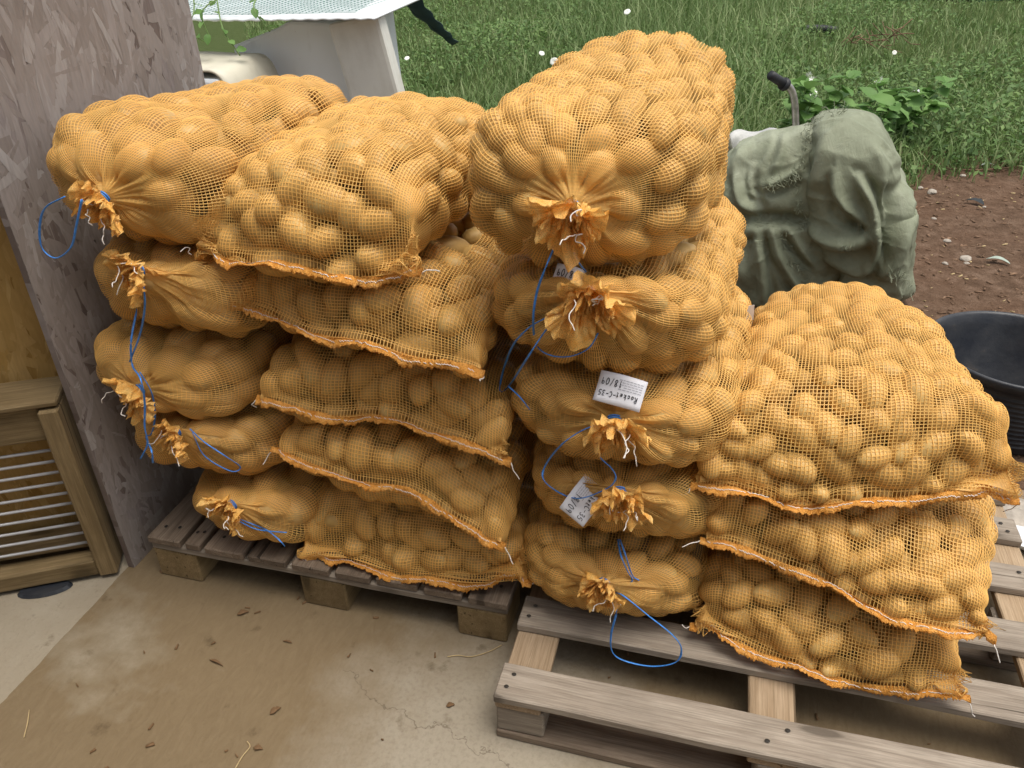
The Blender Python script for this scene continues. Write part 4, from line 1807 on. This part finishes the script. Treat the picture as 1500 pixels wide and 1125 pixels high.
left_out = [(1046, 268), (1058, 232), (1080, 212), (1110, 198), (1150, 188), (1195, 180), (1230, 200), (1235, 300), (1225, 400), (1215, 440), (1170, 462), (1110, 466), (1088, 432), (1070, 392), (1076, 356), (1088, 332), (1070, 318), (1052, 296)]
lf = [([(1060, 318), (1100, 322), (1140, 320), (1190, 326)], 9, -.060, 0),
      ([(1096, 214), (1078, 250), (1084, 290), (1104, 312)], 6, .026, -1),
      ([(1074, 236), (1064, 268), (1072, 298)], 5, .018, -1),
      ([(1122, 214), (1104, 250), (1112, 290), (1124, 312)], 7, -.022, 0),
      ([(1118, 272), (1142, 266), (1168, 250)], 7, .034, 1),
      ([(1150, 200), (1140, 235), (1128, 258)], 6, .018, 1),
      ([(1128, 328), (1138, 370), (1160, 405), (1185, 432)], 7, .030, 1),
      ([(1110, 330), (1112, 370), (1118, 420), (1120, 450)], 7, .022, -1),
      ([(1094, 334), (1084, 372), (1092, 420)], 7, .022, -1),
      ([(1150, 328), (1172, 362), (1196, 392)], 6, .026, 1)]
P, me = draped(left_out, 3.66, .20, (1140, 325), lf, 260, 120, 51, G0, 1.5)
Pa = P
under(link('tied_cover', me, M['sacking'], bundle))
right_out = [(1180, 250), (1184, 205), (1198, 176), (1226, 166), (1262, 166), (1292, 176), (1308, 204), (1318, 250), (1325, 300), (1330, 350), (1336, 400), (1340, 436), (1300, 452), (1240, 448), (1204, 420), (1190, 372), (1172, 340), (1170, 296)]
rf = [([(1256, 262), (1272, 288), (1281, 320), (1284, 352), (1280, 380)], 7, .050, -1),
      ([(1224, 252), (1228, 284), (1248, 308), (1278, 336)], 7, .030, 1),
      ([(1184, 330), (1214, 352), (1250, 356), (1282, 342)], 9, .038, 1),
      ([(1190, 362), (1230, 384), (1262, 396), (1278, 380)], 8, .034, 1),
      ([(1322, 262), (1328, 310), (1322, 352), (1306, 388), (1280, 404)], 8, .036, 1),
      ([(1300, 262), (1306, 310), (1300, 350)], 9, -.036, 0),
      ([(1214, 200), (1200, 250), (1190, 300)], 8, .018, 1),
      ([(1210, 300), (1230, 326), (1262, 336)], 7, -.022, 0),
      ([(1278, 210), (1292, 250), (1296, 290)], 8, .016, -1),
      ([(1220, 400), (1250, 425), (1290, 430)], 8, .026, 1)]
P, me = draped(right_out, 3.62, .27, (1250, 300), rf, 260, 130, 71, G0, 1.2,
               swell=lambda q: -.07 * np.clip((q[:, 1] - 360) / 60, 0, 1))
Pb = P
under(link('draped_cover', me, M['sacking'], bundle))
# frayed threads along the seams of the sheets
parts = []
seams = [([(1184, 186), (1176, 220), (1168, 262), (1172, 300), (1178, 326)], 90), ([(1122, 270), (1146, 270), (1166, 258)], 60),
         ([(1140, 330), (1160, 372), (1186, 412)], 60), ([(1182, 182), (1204, 168), (1232, 162)], 60), ([(1300, 400), (1326, 408), (1336, 428)], 40), ([(1110, 322), (1150, 322), (1180, 326)], 40)]
pts_all = np.concatenate([Pa.reshape(-1, 3), Pb.reshape(-1, 3)])
pts_all = pts_all[pts_all[:, 1] < 3.70]
ppx = project(pts_all)
for line, n in seams:
    ln = catmull([np.array(q, float) for q in line], 8)
    for k in range(n):
        q = ln[rng.integers(len(ln))] + rng.normal(size=2) * 3
        d2 = ((ppx - q) ** 2).sum(1)
        near = np.nonzero(d2 < d2.min() + 12)[0]
        p = pts_all[near[pts_all[near][:, 1].argmin()]] + np.array([0, -.004, .002])
        d = rng.normal(size=3) * .7 + np.array([0, -.25, -.1])
        pts = [p]
        for j in range(3):
            d = d + rng.normal(size=3) * .5
            pts.append(pts[-1] + d / np.linalg.norm(d) * .013)
        parts.append(tube_vf(pts, .0012, 3))
v, f = join_vf(parts)
fr = under(link('frayed_threads', pyd(v, f), M['sacking'], bundle))
fr['kind'] = 'stuff'

def blob(ctr, rad, seed, amp=.05, n=40, m=28):
    V = []
    for i in range(m + 1):
        a = PI * i / m
        for k in range(n):
            b = 2 * PI * k / n
            V.append((math.sin(a) * math.cos(b), math.sin(a) * math.sin(b), math.cos(a)))
    V = np.array(V)
    V = V * (1 + amp * Wob(2.5, 6, seed)(V) + amp * .5 * np.abs(Wob(6, 6, seed + 1)(V)))[:, None]
    P = V * rad + ctr
    F = [(i * n + k, i * n + (k + 1) % n, (i + 1) * n + (k + 1) % n, (i + 1) * n + k) for i in range(m) for k in range(n)]
    return P, F


# white sack slumped behind the bundle
wo_ = [(1040, 300), (1050, 240), (1066, 196), (1082, 184), (1105, 190), (1128, 180), (1150, 186), (1160, 260), (1150, 400), (1060, 410), (1036, 360)]
P, me = draped(wo_, 3.86, .11, (1100, 290), [([(1080, 186), (1062, 230), (1050, 290)], 6, .02, 1), ([(1110, 192), (1085, 230), (1070, 280)], 6, .016, 1)], 120, 60, 91, gz(.1, 3.8), .5)
tag(link('woven_sack', me, M['white_sack']), 'white woven sack standing behind the green sacking', 'sack')

# barrow handles rising behind the sacking
hb = empty('barrow_frame', (.2, 3.9, 0))
tag(hb, 'rusty steel barrow handles with a black grip rising behind the green sacking', 'barrow')


def wpt(px, py, y):
    return aty(px, py, y) - np.array([.2, 3.9, 0])


Yh = 3.92
hp_ = [wpt(1172, 300, Yh), wpt(1166, 190, Yh), wpt(1164, 150, Yh - .01), wpt(1158, 130, Yh - .03), wpt(1146, 121, Yh - .06)]
link('handle_tube', tube(catmull(hp_, 6), .0155, 12), M['steel'], hb)
gp = [wpt(1150, 124, Yh - .05), wpt(1138, 116, Yh - .09), wpt(1129, 110, Yh - .12)]
link('grip', tube(gp, .020, 12), M['grip'], hb)
gp = [wpt(1151, 125, Yh - .048), wpt(1147, 122, Yh - .058)]
link('grip_collar', tube(gp, .028, 12), M['grip'], hb)
hp_ = [wpt(1085, 300, 3.80), wpt(1062, 185, 3.74), wpt(1054, 165, 3.72), wpt(1052, 155, 3.70)]
link('handle_tube', tube(catmull(hp_, 6), .0145, 12), M['steel'], hb)
hp_ = [wpt(1172, 300, Yh), wpt(1130, 330, 3.9), wpt(1085, 300, 3.80)]
link('cross_bar', tube(catmull(hp_, 6), .0145, 12), M['steel'], hb)
for px in (1172, 1085):
    b = wpt(px, 300, Yh if px > 1100 else 3.80)
    link('leg', tube([b, np.array([b[0], b[1], -.04])], .0145, 12), M['steel'], hb)

# ------------------------------------------------------------------ white tank corner
ch = empty('plastic_chest', (-2.22, 4.05, -.05))
tag(ch, 'dirty white plastic chest with rounded edge behind the strand board', 'chest')


def chest_mesh():
    # rounded slab face with a sloping left shoulder
    outline = [(-.40, 0), (.33, 0), (.285, 1.07), (.17, 1.085), (.02, 1.09), (-.06, 1.085), (-.14, 1.05), (-.40, .965)]
    pts = catmull([np.array((x, 0, z)) for x, z in outline[2:]], 5)
    prof = [(-.40, 0), (.33, 0)] + [(p[0], p[2]) for p in pts]
    n = len(prof)
    V, F = [], []
    for y, ins in ((.025, .0), (.006, .008), (0, .03)):
        cx, cz = -.03, .5
        for x, z in prof:
            V.append((x - (x - cx) * ins, y, z - (z - cz) * ins))
    V2 = [(x, .6, z) for x, z in prof]
    base = len(V)
    V += V2
    for i in range(n):
        j = (i + 1) % n
        F.append((i, j, base + j, base + i))
        F.append((n + i, n + j, j, i))
        F.append((2 * n + i, 2 * n + j, n + j, n + i))
    F.append(tuple(range(2 * n, 3 * n))[::-1])
    F.append(tuple(range(base, base + n)))
    return pyd(V, F, False)


link('body', chest_mesh(), M['tank_white'], ch)
sp = box_mesh(.275, .10, 1.2, .02, 2)
o2 = link('leaning_panel', sp, M['slab_beige'], None, (-1.735, 3.98, .485), (0.05, -.18, 0))
tag(o2, 'stained beige panel leaning against the white chest', 'panel')
bx = empty('plastic_box', (-2.62, 3.72, -.05))
tag(bx, 'pale blue plastic box with rolled rim, half hidden by the strand board', 'box')
link('wall', box_mesh(.46, .40, .86, .03, 2), M['blue_plastic'], bx, (0, 0, .43))
link('rim', box_mesh(.50, .44, .045, .015, 2), M['tank_white'], bx, (0, 0, .882))
P_, F_ = [], []
cv = catmull([np.array(p) for p in ((-.30, -.02, -.03), (-.12, -.03, -.018), (.10, -.03, -.022), (.23, -.03, -.028), (.285, -.02, -.13), (.31, -.01, -.30))], 6)
for p in cv:
    for y in np.linspace(-.215, .25, 7):
        P_.append((p[0], y, p[2] + .95 + .01 * math.sin(y * 14)))
F_ = [(i * 7 + j, i * 7 + j + 1, (i + 1) * 7 + j + 1, (i + 1) * 7 + j) for i in range(len(cv) - 1) for j in range(6)]
cvo = link('cream_cover', pyd(P_, F_, True), M['cream'], None, (-2.62, 3.72, -.045))
sm = cvo.modifiers.new('t', 'SOLIDIFY')
sm.thickness = .012
tag(cvo, 'cream plastic cover slung over the pale blue box', 'cover')
# corrugated sheet with netting on top
V, F = [], []
nx, ny = 96, 10
for i in range(nx + 1):
    x = -3.3 + 1.62 * i / nx
    for j in range(ny + 1):
        y = 3.80 + .95 * j / ny
        V.append((x, y, 1.085 + .0022 * math.sin(x * 80) + .03 * j / ny + .01 * math.sin(x * 3)))
F = [(i * (ny + 1) + j, (i + 1) * (ny + 1) + j, (i + 1) * (ny + 1) + j + 1, i * (ny + 1) + j + 1) for i in range(nx) for j in range(ny)]
shm = link('corrugated_sheet', pyd(V, F, True), M['sheet'])
sm = shm.modifiers.new('t', 'SOLIDIFY')
sm.thickness = .008
tag(shm, 'white corrugated sheet laid over the chest and box', 'sheet')
# netting: crossed cords lying on the sheet
parts = []
for i in range(42):
    x = -3.25 + i * .036
    parts.append(tube_vf([(x + .02 * math.sin(y * 5 + i * .1), y, 1.108 + .03 * (y - 3.8) / .95 + .010 * math.sin(x * 3)) for y in np.linspace(3.795 + (.05 if x > -1.85 else 0), 4.72, 7)], .0012, 3))
for j in range(26):
    y = 3.80 + j * .036
    parts.append(tube_vf([(x, y + .012 * math.sin(x * 6), 1.108 + .03 * (y - 3.8) / .95 + .010 * math.sin(x * 3)) for x in np.linspace(-3.25, -1.775 - .006 * j, 12)], .0012, 3))
v, f = join_vf(parts)
gn = link('garden_net', pyd(v, f), M['green_net'])
tag(gn, 'green garden netting spread on the white corrugated sheet', 'netting')

bl = box_mesh(.55, .62, .03, .004)
b2 = link('grey_board', bl, M['board_grey'], None, (-1.80, 5.95, gz(-1.8, 5.95) + .06), (.05, 0, .1))
tag(b2, 'flat grey board lying at the edge of the weeds', 'board')

# ------------------------------------------------------------------ vegetation
def edge_y(x):
    """where the green begins"""
    x = np.asarray(x, float)
    base = np.where(x < -.2, 4.75, np.where(x < 1.1, 4.75 + (x + .2) * .55, 5.55 + (x - 1.1) * .35))
    return base + .16 * np.sin(x * 5.1) + .10 * np.sin(x * 11.3)


def gzv(x, y):
    P = np.stack([x, y, np.zeros_like(x)], -1)
    z = .012 * Wob(3, 6, 3)(P) + .010 * Wob(9, 7, 4)(P) + .006 * Wob(24, 8, 5)(P)
    return z * np.clip((y - 2.1) / .5, 0, 1) - .05 + np.clip(y - 8, 0, 40) * .012


def scatter(n, y0, y1, clump=None):
    """points in the camera's wedge, denser near"""
    out = []
    while len(out) < n:
        k = n * 2
        y = y0 + (y1 - y0) * rng.random(k) ** 1.5
        x = rng.uniform(-.62, .42, k) * y + rng.normal(size=k) * .05
        ok = y > edge_y(x) + rng.normal(size=k) * .10
        if clump is not None:
            P = np.stack([x, y, np.zeros_like(x)], -1)
            ok &= clump(P) > rng.uniform(-1.2, .6, k)
        # keep the things behind the sacks clear
        ok &= ~((x < -1.5) & (x > -3.2) & (y < 4.8))
        ok &= ~((x > -2.15) & (x < -1.45) & (y > 5.55) & (y < 6.3))
        out += list(zip(x[ok], y[ok]))
    return np.array(out[:n])


def blades(xy, hmin, hmax, w, bend, seed, hfun=None):
    r = np.random.default_rng(seed)
    n = len(xy)
    h = r.uniform(hmin, hmax, n)
    if hfun is not None:
        h = h * hfun(xy)
    z0 = gzv(xy[:, 0], xy[:, 1]) - .01
    base = np.stack([xy[:, 0], xy[:, 1], z0], -1)
    a = r.uniform(0, 2 * PI, n)
    d = np.stack([np.cos(a), np.sin(a), np.zeros(n)], -1)
    side = np.stack([-np.sin(a), np.cos(a), np.zeros(n)], -1)
    b = r.uniform(.2, 1, n) * bend
    ws = w * r.uniform(.6, 1.4, n)
    rows = []
    for t, wk in ((0, 1.0), (.38, .95), (.72, .7), (1.0, .12)):
        c = base + d * (h * b * t ** 2)[:, None]
        c[:, 2] += h * (t - .35 * b * t ** 2.2)
        rows.append(c - side * (ws * wk)[:, None])
        rows.append(c + side * (ws * wk)[:, None])
    V = np.stack(rows, 1).reshape(-1, 3)
    o = (np.arange(n) * 8)[:, None]
    F = np.concatenate([np.array([[0, 1, 3, 2]]) + o, np.array([[2, 3, 5, 4]]) + o, np.array([[4, 5, 7, 6]]) + o])
    tint = np.repeat(r.random(n), 8)
    return V, F, tint


def leaves(xy, zmin, zmax, size, seed, zfun=None):
    r = np.random.default_rng(seed)
    n = len(xy)
    z = r.uniform(zmin, zmax, n)
    if zfun is not None:
        z = z * zfun(xy)
    c = np.stack([xy[:, 0], xy[:, 1], gzv(xy[:, 0], xy[:, 1]) + z], -1)
    a = r.uniform(0, 2 * PI, n)
    tilt = r.normal(size=n) * .5
    d = np.stack([np.cos(a) * np.cos(tilt), np.sin(a) * np.cos(tilt), np.sin(tilt)], -1)
    s = np.stack([-np.sin(a), np.cos(a), r.normal(size=n) * .35], -1)
    up = np.cross(d, s)
    L = size * r.uniform(.6, 1.5, n)[:, None]
    Wl = L * r.uniform(.35, .6, n)[:, None]
    v = [c, c + d * L * .45 - s * Wl * .5 + up * Wl * .12, c + d * L * .45 + s * Wl * .5 + up * Wl * .12, c + d * L - up * L * .08, c + d * L * .5]
    V = np.stack(v, 1).reshape(-1, 3)
    o = (np.arange(n) * 5)[:, None]
    F = np.concatenate([np.array([[0, 4, 3, 1]]) + o, np.array([[0, 2, 3, 4]]) + o])
    return V, F, np.repeat(r.random(n), 5)


def tinted(name, V, F, tint, mat, label, cat):
    me = quads(V, F, False)
    at = me.attributes.new('tint', 'FLOAT', 'POINT')
    at.data.foreach_set('value', tint.astype(np.float32))
    return tag(link(name, me, mat), label, cat, kind='stuff')


wc = Wob(1.7, 6, 61)
tallf = lambda xy: np.clip(.35 + .75 * np.exp(-((xy[:, 0] + .11 * xy[:, 1] - .25) / (.16 * xy[:, 1])) ** 2), .3, 1.15)
V, F, t = blades(scatter(34000, 4.7, 18), .18, .60, .0052, .8, 1, tallf)
tinted('tall_grass', V, F, t, M['grass'], 'tall seeding grass growing behind the sacks', 'grass')
V, F, t = blades(scatter(26000, 5.0, 15), .05, .17, .0040, .9, 2)
tinted('short_grass', V, F, t, M['grass'], 'short green grass and weeds beside the bare soil', 'grass')
lowf = lambda xy: np.clip(.55 + .35 * wc(np.stack([xy[:, 0], xy[:, 1], 0 * xy[:, 0]], -1)), .2, 1.2)
V, F, t = leaves(scatter(52000, 4.7, 18, wc), .01, .30, .050, 3, lowf)
tinted('leafy_weeds', V, F, t, M['weed'], 'low broad-leaved weeds growing among the grass', 'weeds')


# leafy plants with white flowers
def leaf_mesh(l, w, seed):
    r = np.random.default_rng(seed)
    V, F = [], []
    n = 6
    for i in range(n + 1):
        t = i / n
        ww = w * math.sin(PI * min(1, t * .93 + .07)) ** .8 * (1 if i < n else .05)
        z = -.25 * l * t * t
        V += [(l * t, -ww, z + ww * .25 + r.normal() * .003), (l * t, 0, z), (l * t, ww, z + ww * .25 + r.normal() * .003)]
    for i in range(n):
        a = i * 3
        F += [(a, a + 3, a + 4, a + 1), (a + 1, a + 4, a + 5, a + 2)]
    me = pyd(V, F, True)
    at = me.attributes.new('tint', 'FLOAT', 'POINT')
    at.data.foreach_set('value', np.full(len(V), r.random(), np.float32))
    me.materials.append(M['plant_leaf'])
    return me


LEAF = [leaf_mesh(.13, .04, 1), leaf_mesh(.11, .036, 2), leaf_mesh(.15, .046, 3), leaf_mesh(.09, .032, 4)]


def flower_mesh():
    V, F = [(0, 0, -.004)], []
    for k in range(5):
        a = 2 * PI * k / 5
        b = len(V)
        for r_, da, z in ((.011, -.5, .002), (.019, 0, .006), (.011, .5, .002)):
            V.append((r_ * math.cos(a + da), r_ * math.sin(a + da), z))
        F.append((0, b, b + 1, b + 2))
    me = pyd(V, F)
    me.materials.append(M['flower'])
    return me


FLOWER = flower_mesh()


def leafy(x, y, h, nst, label, seed, flowers=0, spread=.35):
    r = np.random.default_rng(seed)
    root = empty('leafy_plant', (x, y, gz(x, y)))
    tag(root, label, 'plant', 'leafy plants in the weeds')
    for k in range(nst):
        a = r.uniform(0, 6.28)
        sp = r.uniform(.3, 1) * spread
        hh = h * r.uniform(.6, 1)
        pts = [np.array((0, 0, 0)), np.array((math.cos(a) * sp * .35, math.sin(a) * sp * .35, hh * .5)), np.array((math.cos(a) * sp, math.sin(a) * sp, hh))]
        cv = catmull(pts, 6)
        link('stem', tube(cv, np.linspace(.007, .003, len(cv)), 5), M['stem'], root)
        for i in range(2, len(cv)):
            for q in range(2 if i < len(cv) - 1 else 4):
                lf = link('leaf', LEAF[int(r.integers(4))], None, root, tuple(cv[i]), (r.normal() * .3, r.uniform(-.7, .35), a + r.uniform(0, 6.28)))
                s_ = r.uniform(.7, 1.2)
                lf.scale = (s_, s_, s_)
        if k < flowers:
            for q in range(6):
                p = cv[-1] + r.normal(size=3) * .02 + np.array((0, 0, .05))
                link('flower', FLOWER, None, root, tuple(p), (r.uniform(.2, 1.3), r.normal() * .4, r.uniform(0, 6)))
    return root


leafy(.35, 5.55, .62, 7, 'tall leafy plant with white flower heads behind the barrow handles', 5, 2, .32)
leafy(.80, 5.6, .50, 7, 'broad-leaved plant growing behind the green sacking without flowers', 6, 0, .36)
leafy(1.2, 6.6, .42, 6, 'low bushy plant at the edge of the short grass', 8, 1, .34)
leafy(.02, 5.2, .30, 5, 'small leafy plant close behind the white woven sack', 9, 0, .25)


def trumpet():
    V, F = [], []
    n = 12
    for r_, z in ((.0005, .026), (.008, .028), (.028, .036), (.034, .032)):
        for k in range(n):
            a = 2 * PI * k / n
            V.append((r_ * math.cos(a) * (1 + .05 * math.cos(5 * a)), r_ * math.sin(a) * (1 + .05 * math.cos(5 * a)), z))
    for i in range(3):
        for k in range(n):
            F.append((i * n + k, i * n + (k + 1) % n, (i + 1) * n + (k + 1) % n, (i + 1) * n + k))
    me = pyd(V, F, True)
    me.materials.append(M['flower'])
    return me


TR = trumpet()
for px, py, hh in ((814, 92, .32), (793, 80, .30), (920, 20, .40), (1308, 78, .12), (598, 88, .3), (1010, 84, .34)):
    p = atz(px, py, hh)
    fl = link('bindweed_flower', TR, None, None, tuple(p), (.95 + rng.normal() * .2, rng.normal() * .2, rng.uniform(-.5, .5)))
    fl.scale = (1.15, 1.0, 1.1) if px in (814, 920) else (.8, .65, .8)
    tag(fl, 'white trumpet flower open among the green weeds', 'flower', 'white bindweed flowers')

# dark net strip hanging from the sheet corner into the grass
cv = catmull([aty(585, -12, 4.4), aty(612, 18, 4.6), aty(640, 45, 4.8), aty(664, 66, 5.0)], 8)
V, F = [], []
for i, p in enumerate(cv):
    w = .075 - .045 * i / len(cv)
    V += [p + np.array((-w, .02 * math.sin(i), .02)), p + np.array((0, -.02, 0)), p + np.array((w, .02 * math.cos(i * 1.3), .015))]
for i in range(len(cv) - 1):
    a = i * 3
    F += [(a, a + 3, a + 4, a + 1), (a + 1, a + 4, a + 5, a + 2)]
dn = link('dark_net', pyd(V, F, True), M['dark_net'])
sm = dn.modifiers.new('t', 'SOLIDIFY')
sm.thickness = .006
tag(dn, 'strip of dark netting trailing from the sheet corner into the grass', 'netting')

# climbing shoot on the sheet
cl = empty('climbing_shoot', (-2.7, 3.78, 1.1))
tag(cl, 'green climbing shoot with leaves hanging over the corrugated sheet', 'plant')
r_ = np.random.default_rng(77)
for k in range(5):
    a = np.array((-.12 + .13 * k, .12, .10))
    b = a + np.array((r_.normal() * .12, -.16, -.06 - r_.random() * .10))
    c = b + np.array((r_.normal() * .08, -.02, -.08 - r_.random() * .06))
    cv = catmull([a, b, c], 5)
    link('stem', tube(cv, .0035, 5), M['stem'], cl)
    for i in range(1, len(cv), 2):
        lf = link('leaf', LEAF[i % 4], None, cl, tuple(cv[i]), (r_.normal() * .5, r_.uniform(-.5, .8), r_.uniform(0, 6.28)))
        lf.scale = (.5, .5, .5)

# far netting bed at the back of the field
V, F = [], []
for i in range(30):
    x = 1.5 + i * .16
    for y, z in ((14.6, 0), (14.7, .35), (15.1, .5), (15.6, .4), (15.8, 0)):
        V.append((x, y + .05 * math.sin(i), z + .06 * math.sin(i * .9) + .07))
F = [(i * 5 + j, (i + 1) * 5 + j, (i + 1) * 5 + j + 1, i * 5 + j + 1) for i in range(29) for j in range(4)]
fb = link('netted_bed', pyd(V, F, True), M['green_net'])
sm = fb.modifiers.new('t', 'SOLIDIFY')
sm.thickness = .01
tag(fb, 'long bed under dark green netting at the far edge of the field', 'netting')
pp = [atz(1175, 43, .08), atz(1200, 42, .09), atz(1226, 45, .08)]
tag(link('black_pipe', tube(catmull(pp, 4), .045, 8), M['grip']), 'short black pipe lying in the weeds', 'pipe')
# pile of dead twigs
tw = empty('twig_pile', tuple(atz(1285, 78, .0)))
tag(tw, 'small heap of dead brown twigs in the short grass', 'twigs')
for k in range(26):
    a = rng.uniform(0, 6.28)
    p = np.array((rng.normal() * .16, rng.normal() * .12, .05 + rng.random() * .2))
    d = np.array((math.cos(a), math.sin(a), rng.normal() * .4)) * rng.uniform(.07, .16)
    link('twig', tube([p - d, p + rng.normal(size=3) * .012, p + d], .005, 4), M['chip'], tw)

# ------------------------------------------------------------------ litter on soil and concrete
def chips(n, area, smin, smax, seed, name, label, cat, mat, zf):
    r = np.random.default_rng(seed)
    x = r.uniform(area[0], area[1], n)
    y = r.uniform(area[2], area[3], n)
    z = zf(x, y) + .002
    a = r.uniform(0, 2 * PI, n)
    L = r.uniform(smin, smax, n)[:, None]
    Wd = L * r.uniform(.12, .45, n)[:, None]
    d = np.stack([np.cos(a), np.sin(a), r.normal(size=n) * .18], -1)
    s = np.stack([-np.sin(a), np.cos(a), r.normal(size=n) * .15], -1)
    c = np.stack([x, y, z], -1)
    top = np.array([0, 0, .004])
    V = np.stack([c - d * L - s * Wd * .6, c + d * L - s * Wd, c + d * L * .8 + s * Wd, c - d * L * .9 + s * Wd * .7,
                  c - d * L - s * Wd * .6 - top, c + d * L - s * Wd - top, c + d * L * .8 + s * Wd - top, c - d * L * .9 + s * Wd * .7 - top], 1)
    V[..., 2] += .004
    V = V.reshape(-1, 3)
    o = (np.arange(n) * 8)[:, None]
    F = np.concatenate([np.array([q]) + o for q in ((0, 1, 2, 3), (0, 4, 5, 1), (1, 5, 6, 2), (2, 6, 7, 3), (3, 7, 4, 0))])
    return tag(link(name, quads(V, F), mat), label, cat, kind='stuff')


chips(3200, (.2, 4.2, 2.45, 6.4), .004, .020, 41, 'wood_chips', 'brown wood chips and bark scattered on the soil', 'wood chips', M['chip'], gzv)
chips(420, (.4, 4.2, 2.45, 6.4), .004, .013, 43, 'pale_crumbs', 'pale straw and husk crumbs scattered on the soil', 'litter', M['straw'], gzv)
chips(90, (-1.4, .9, .75, 1.9), .003, .010, 42, 'floor_crumbs', 'small dark plant crumbs on the concrete', 'litter', M['dry'], lambda x, y: 0 * x)


def stone(px, py, sz, label, mat='stone', flat=.5):
    p = atz(px, py, 0)
    P, F = blob(np.zeros(3), np.array([sz, sz * .8, sz * flat]), int(px), .16, 14, 9)
    z = gz(p[0], p[1]) if p[1] > 2.3 else 0
    P[:, 2] = np.maximum(P[:, 2], -sz * flat * .4)
    o = link('stone', pyd(P, F, False), M[mat], None, (p[0], p[1], z + sz * flat * .38), (0, 0, px))
    tag(o, label, 'stone', 'loose stones on the ground')


for k, (px, py, sz) in enumerate(((1352, 262, .03), (1372, 305, .02), (1368, 268, .05), (1414, 245, .03), (1388, 372, .025), (1418, 365, .05), (1446, 290, .02), (1392, 338, .03), (1342, 200, .02), (1420, 372, .02))):
    stone(px, py, sz * .65, 'small pale stone lying on the bare soil')
stone(1492, 770, .07, 'broken stone lying on the pallet side by the black tub', flat=.4)
stone(1490, 750, .05, 'broken stone lying on the pallet side by the black tub', flat=.4)


def flat_leaf(name, px, py, L, w, rz, mat, label, cat, z=None):
    p = atz(px, py, 0)
    zz = z if z is not None else (gz(p[0], p[1]) + .012 if p[1] > 2.3 else .003)
    V, F = [], []
    n = 8
    for i in range(n + 1):
        t = i / n
        ww = w * math.sin(PI * min(1, .04 + t * .94)) * (1 + .45 * math.sin(px + 9 * t) * math.sin(py + 17 * t))
        zc = .012 * math.sin(PI * t) * L / .1
        V += [(L * (t - .5), -ww + .1 * L * math.sin(2 * t), zc + ww * .3), (L * (t - .5), .1 * L * math.sin(2 * t), zc), (L * (t - .5), ww + .1 * L * math.sin(2 * t), zc + ww * .35)]
    for i in range(n):
        a = i * 3
        F += [(a, a + 3, a + 4, a + 1), (a + 1, a + 4, a + 5, a + 2)]
    o = link(name, pyd(V, F, True), M[mat], None, (p[0], p[1], zz), (0, 0, rz))
    sm = o.modifiers.new('t', 'SOLIDIFY')
    sm.thickness = .0012
    tag(o, label, cat)
    return o


flat_leaf('fallen_leaf', 1464, 375, .11, .018, -.5, 'pale_leaf', 'pale grey-green fallen leaf on the bare soil', 'leaf')
flat_leaf('fallen_leaf', 1450, 234, .10, .016, .1, 'pale_leaf', 'pale grey-green leaf on soil beside the grass edge', 'leaf')
flat_leaf('dark_scrap', 1430, 286, .11, .03, -.7, 'dark_scrap', 'crumpled dark scrap on the bare soil', 'scrap')
flat_leaf('paper_scrap', 1340, 145, .09, .035, -.6, 'paper', 'torn white paper scrap caught in the grass', 'scrap', .05)
for px, py, L, w, rz in ((404, 1043, .028, .007, .9), (356, 900, .030, .007, .5), (316, 973, .045, .003, -.3), (421, 942, .025, .003, -.1), (660, 1035, .020, .006, .4), (378, 1098, .022, .006, 0)):
    flat_leaf('dry_leaf', px, py, L, w, rz, 'dry', 'brown dry plant scrap lying on the sandy concrete', 'leaf')['group'] = 'dry scraps on the concrete'
# straws
for pix in ([(655, 962), (672, 960), (690, 962), (715, 955), (735, 945)], [(345, 1125), (355, 1108), (366, 1094), (362, 1086)], [(35, 1080), (40, 1060), (43, 1040)]):
    pts = [atz(x, y, .003) for x, y in pix]
    o = link('straw', tube(catmull(pts, 5), .0014, 5), M['straw'])
    tag(o, 'dry curved straw lying on the concrete floor', 'straw', 'straws on the concrete')
# twig on the soil edge, plastic and off-cuts behind the right pallet
pts = [atz(1362, 232, .0), atz(1400, 238, .0), atz(1440, 240, 0), atz(1482, 238, 0)]
pts = [np.array((p[0], p[1], gz(p[0], p[1]) + .015)) for p in pts]
tag(link('fallen_twig', tube(catmull(pts, 5), .006, 6), M['chip']), 'thin brown twig lying across soil at the grass edge', 'twig')
P, F = blob(np.zeros(3), np.array([.07, .05, .022]), 88, .25, 22, 14)
p = atz(1480, 800, 0)
tag(link('plastic_wrap', pyd(P, F, False), M['plastic'], None, (p[0] + .02, p[1] + .02, .024)), 'crumpled clear plastic wrap beside the pale pallet', 'wrap')
p = atz(1475, 735, 0)
of = link('timber_offcut', box_mesh(.30, .07, .022, .003, 1, .001, 4), M['wood_tan'], None, (p[0] + .06, p[1], .0125 + max(0, 0)), (0, 0, -.25))
tag(of, 'short pale timber offcut lying behind the pallet by the tub', 'timber')
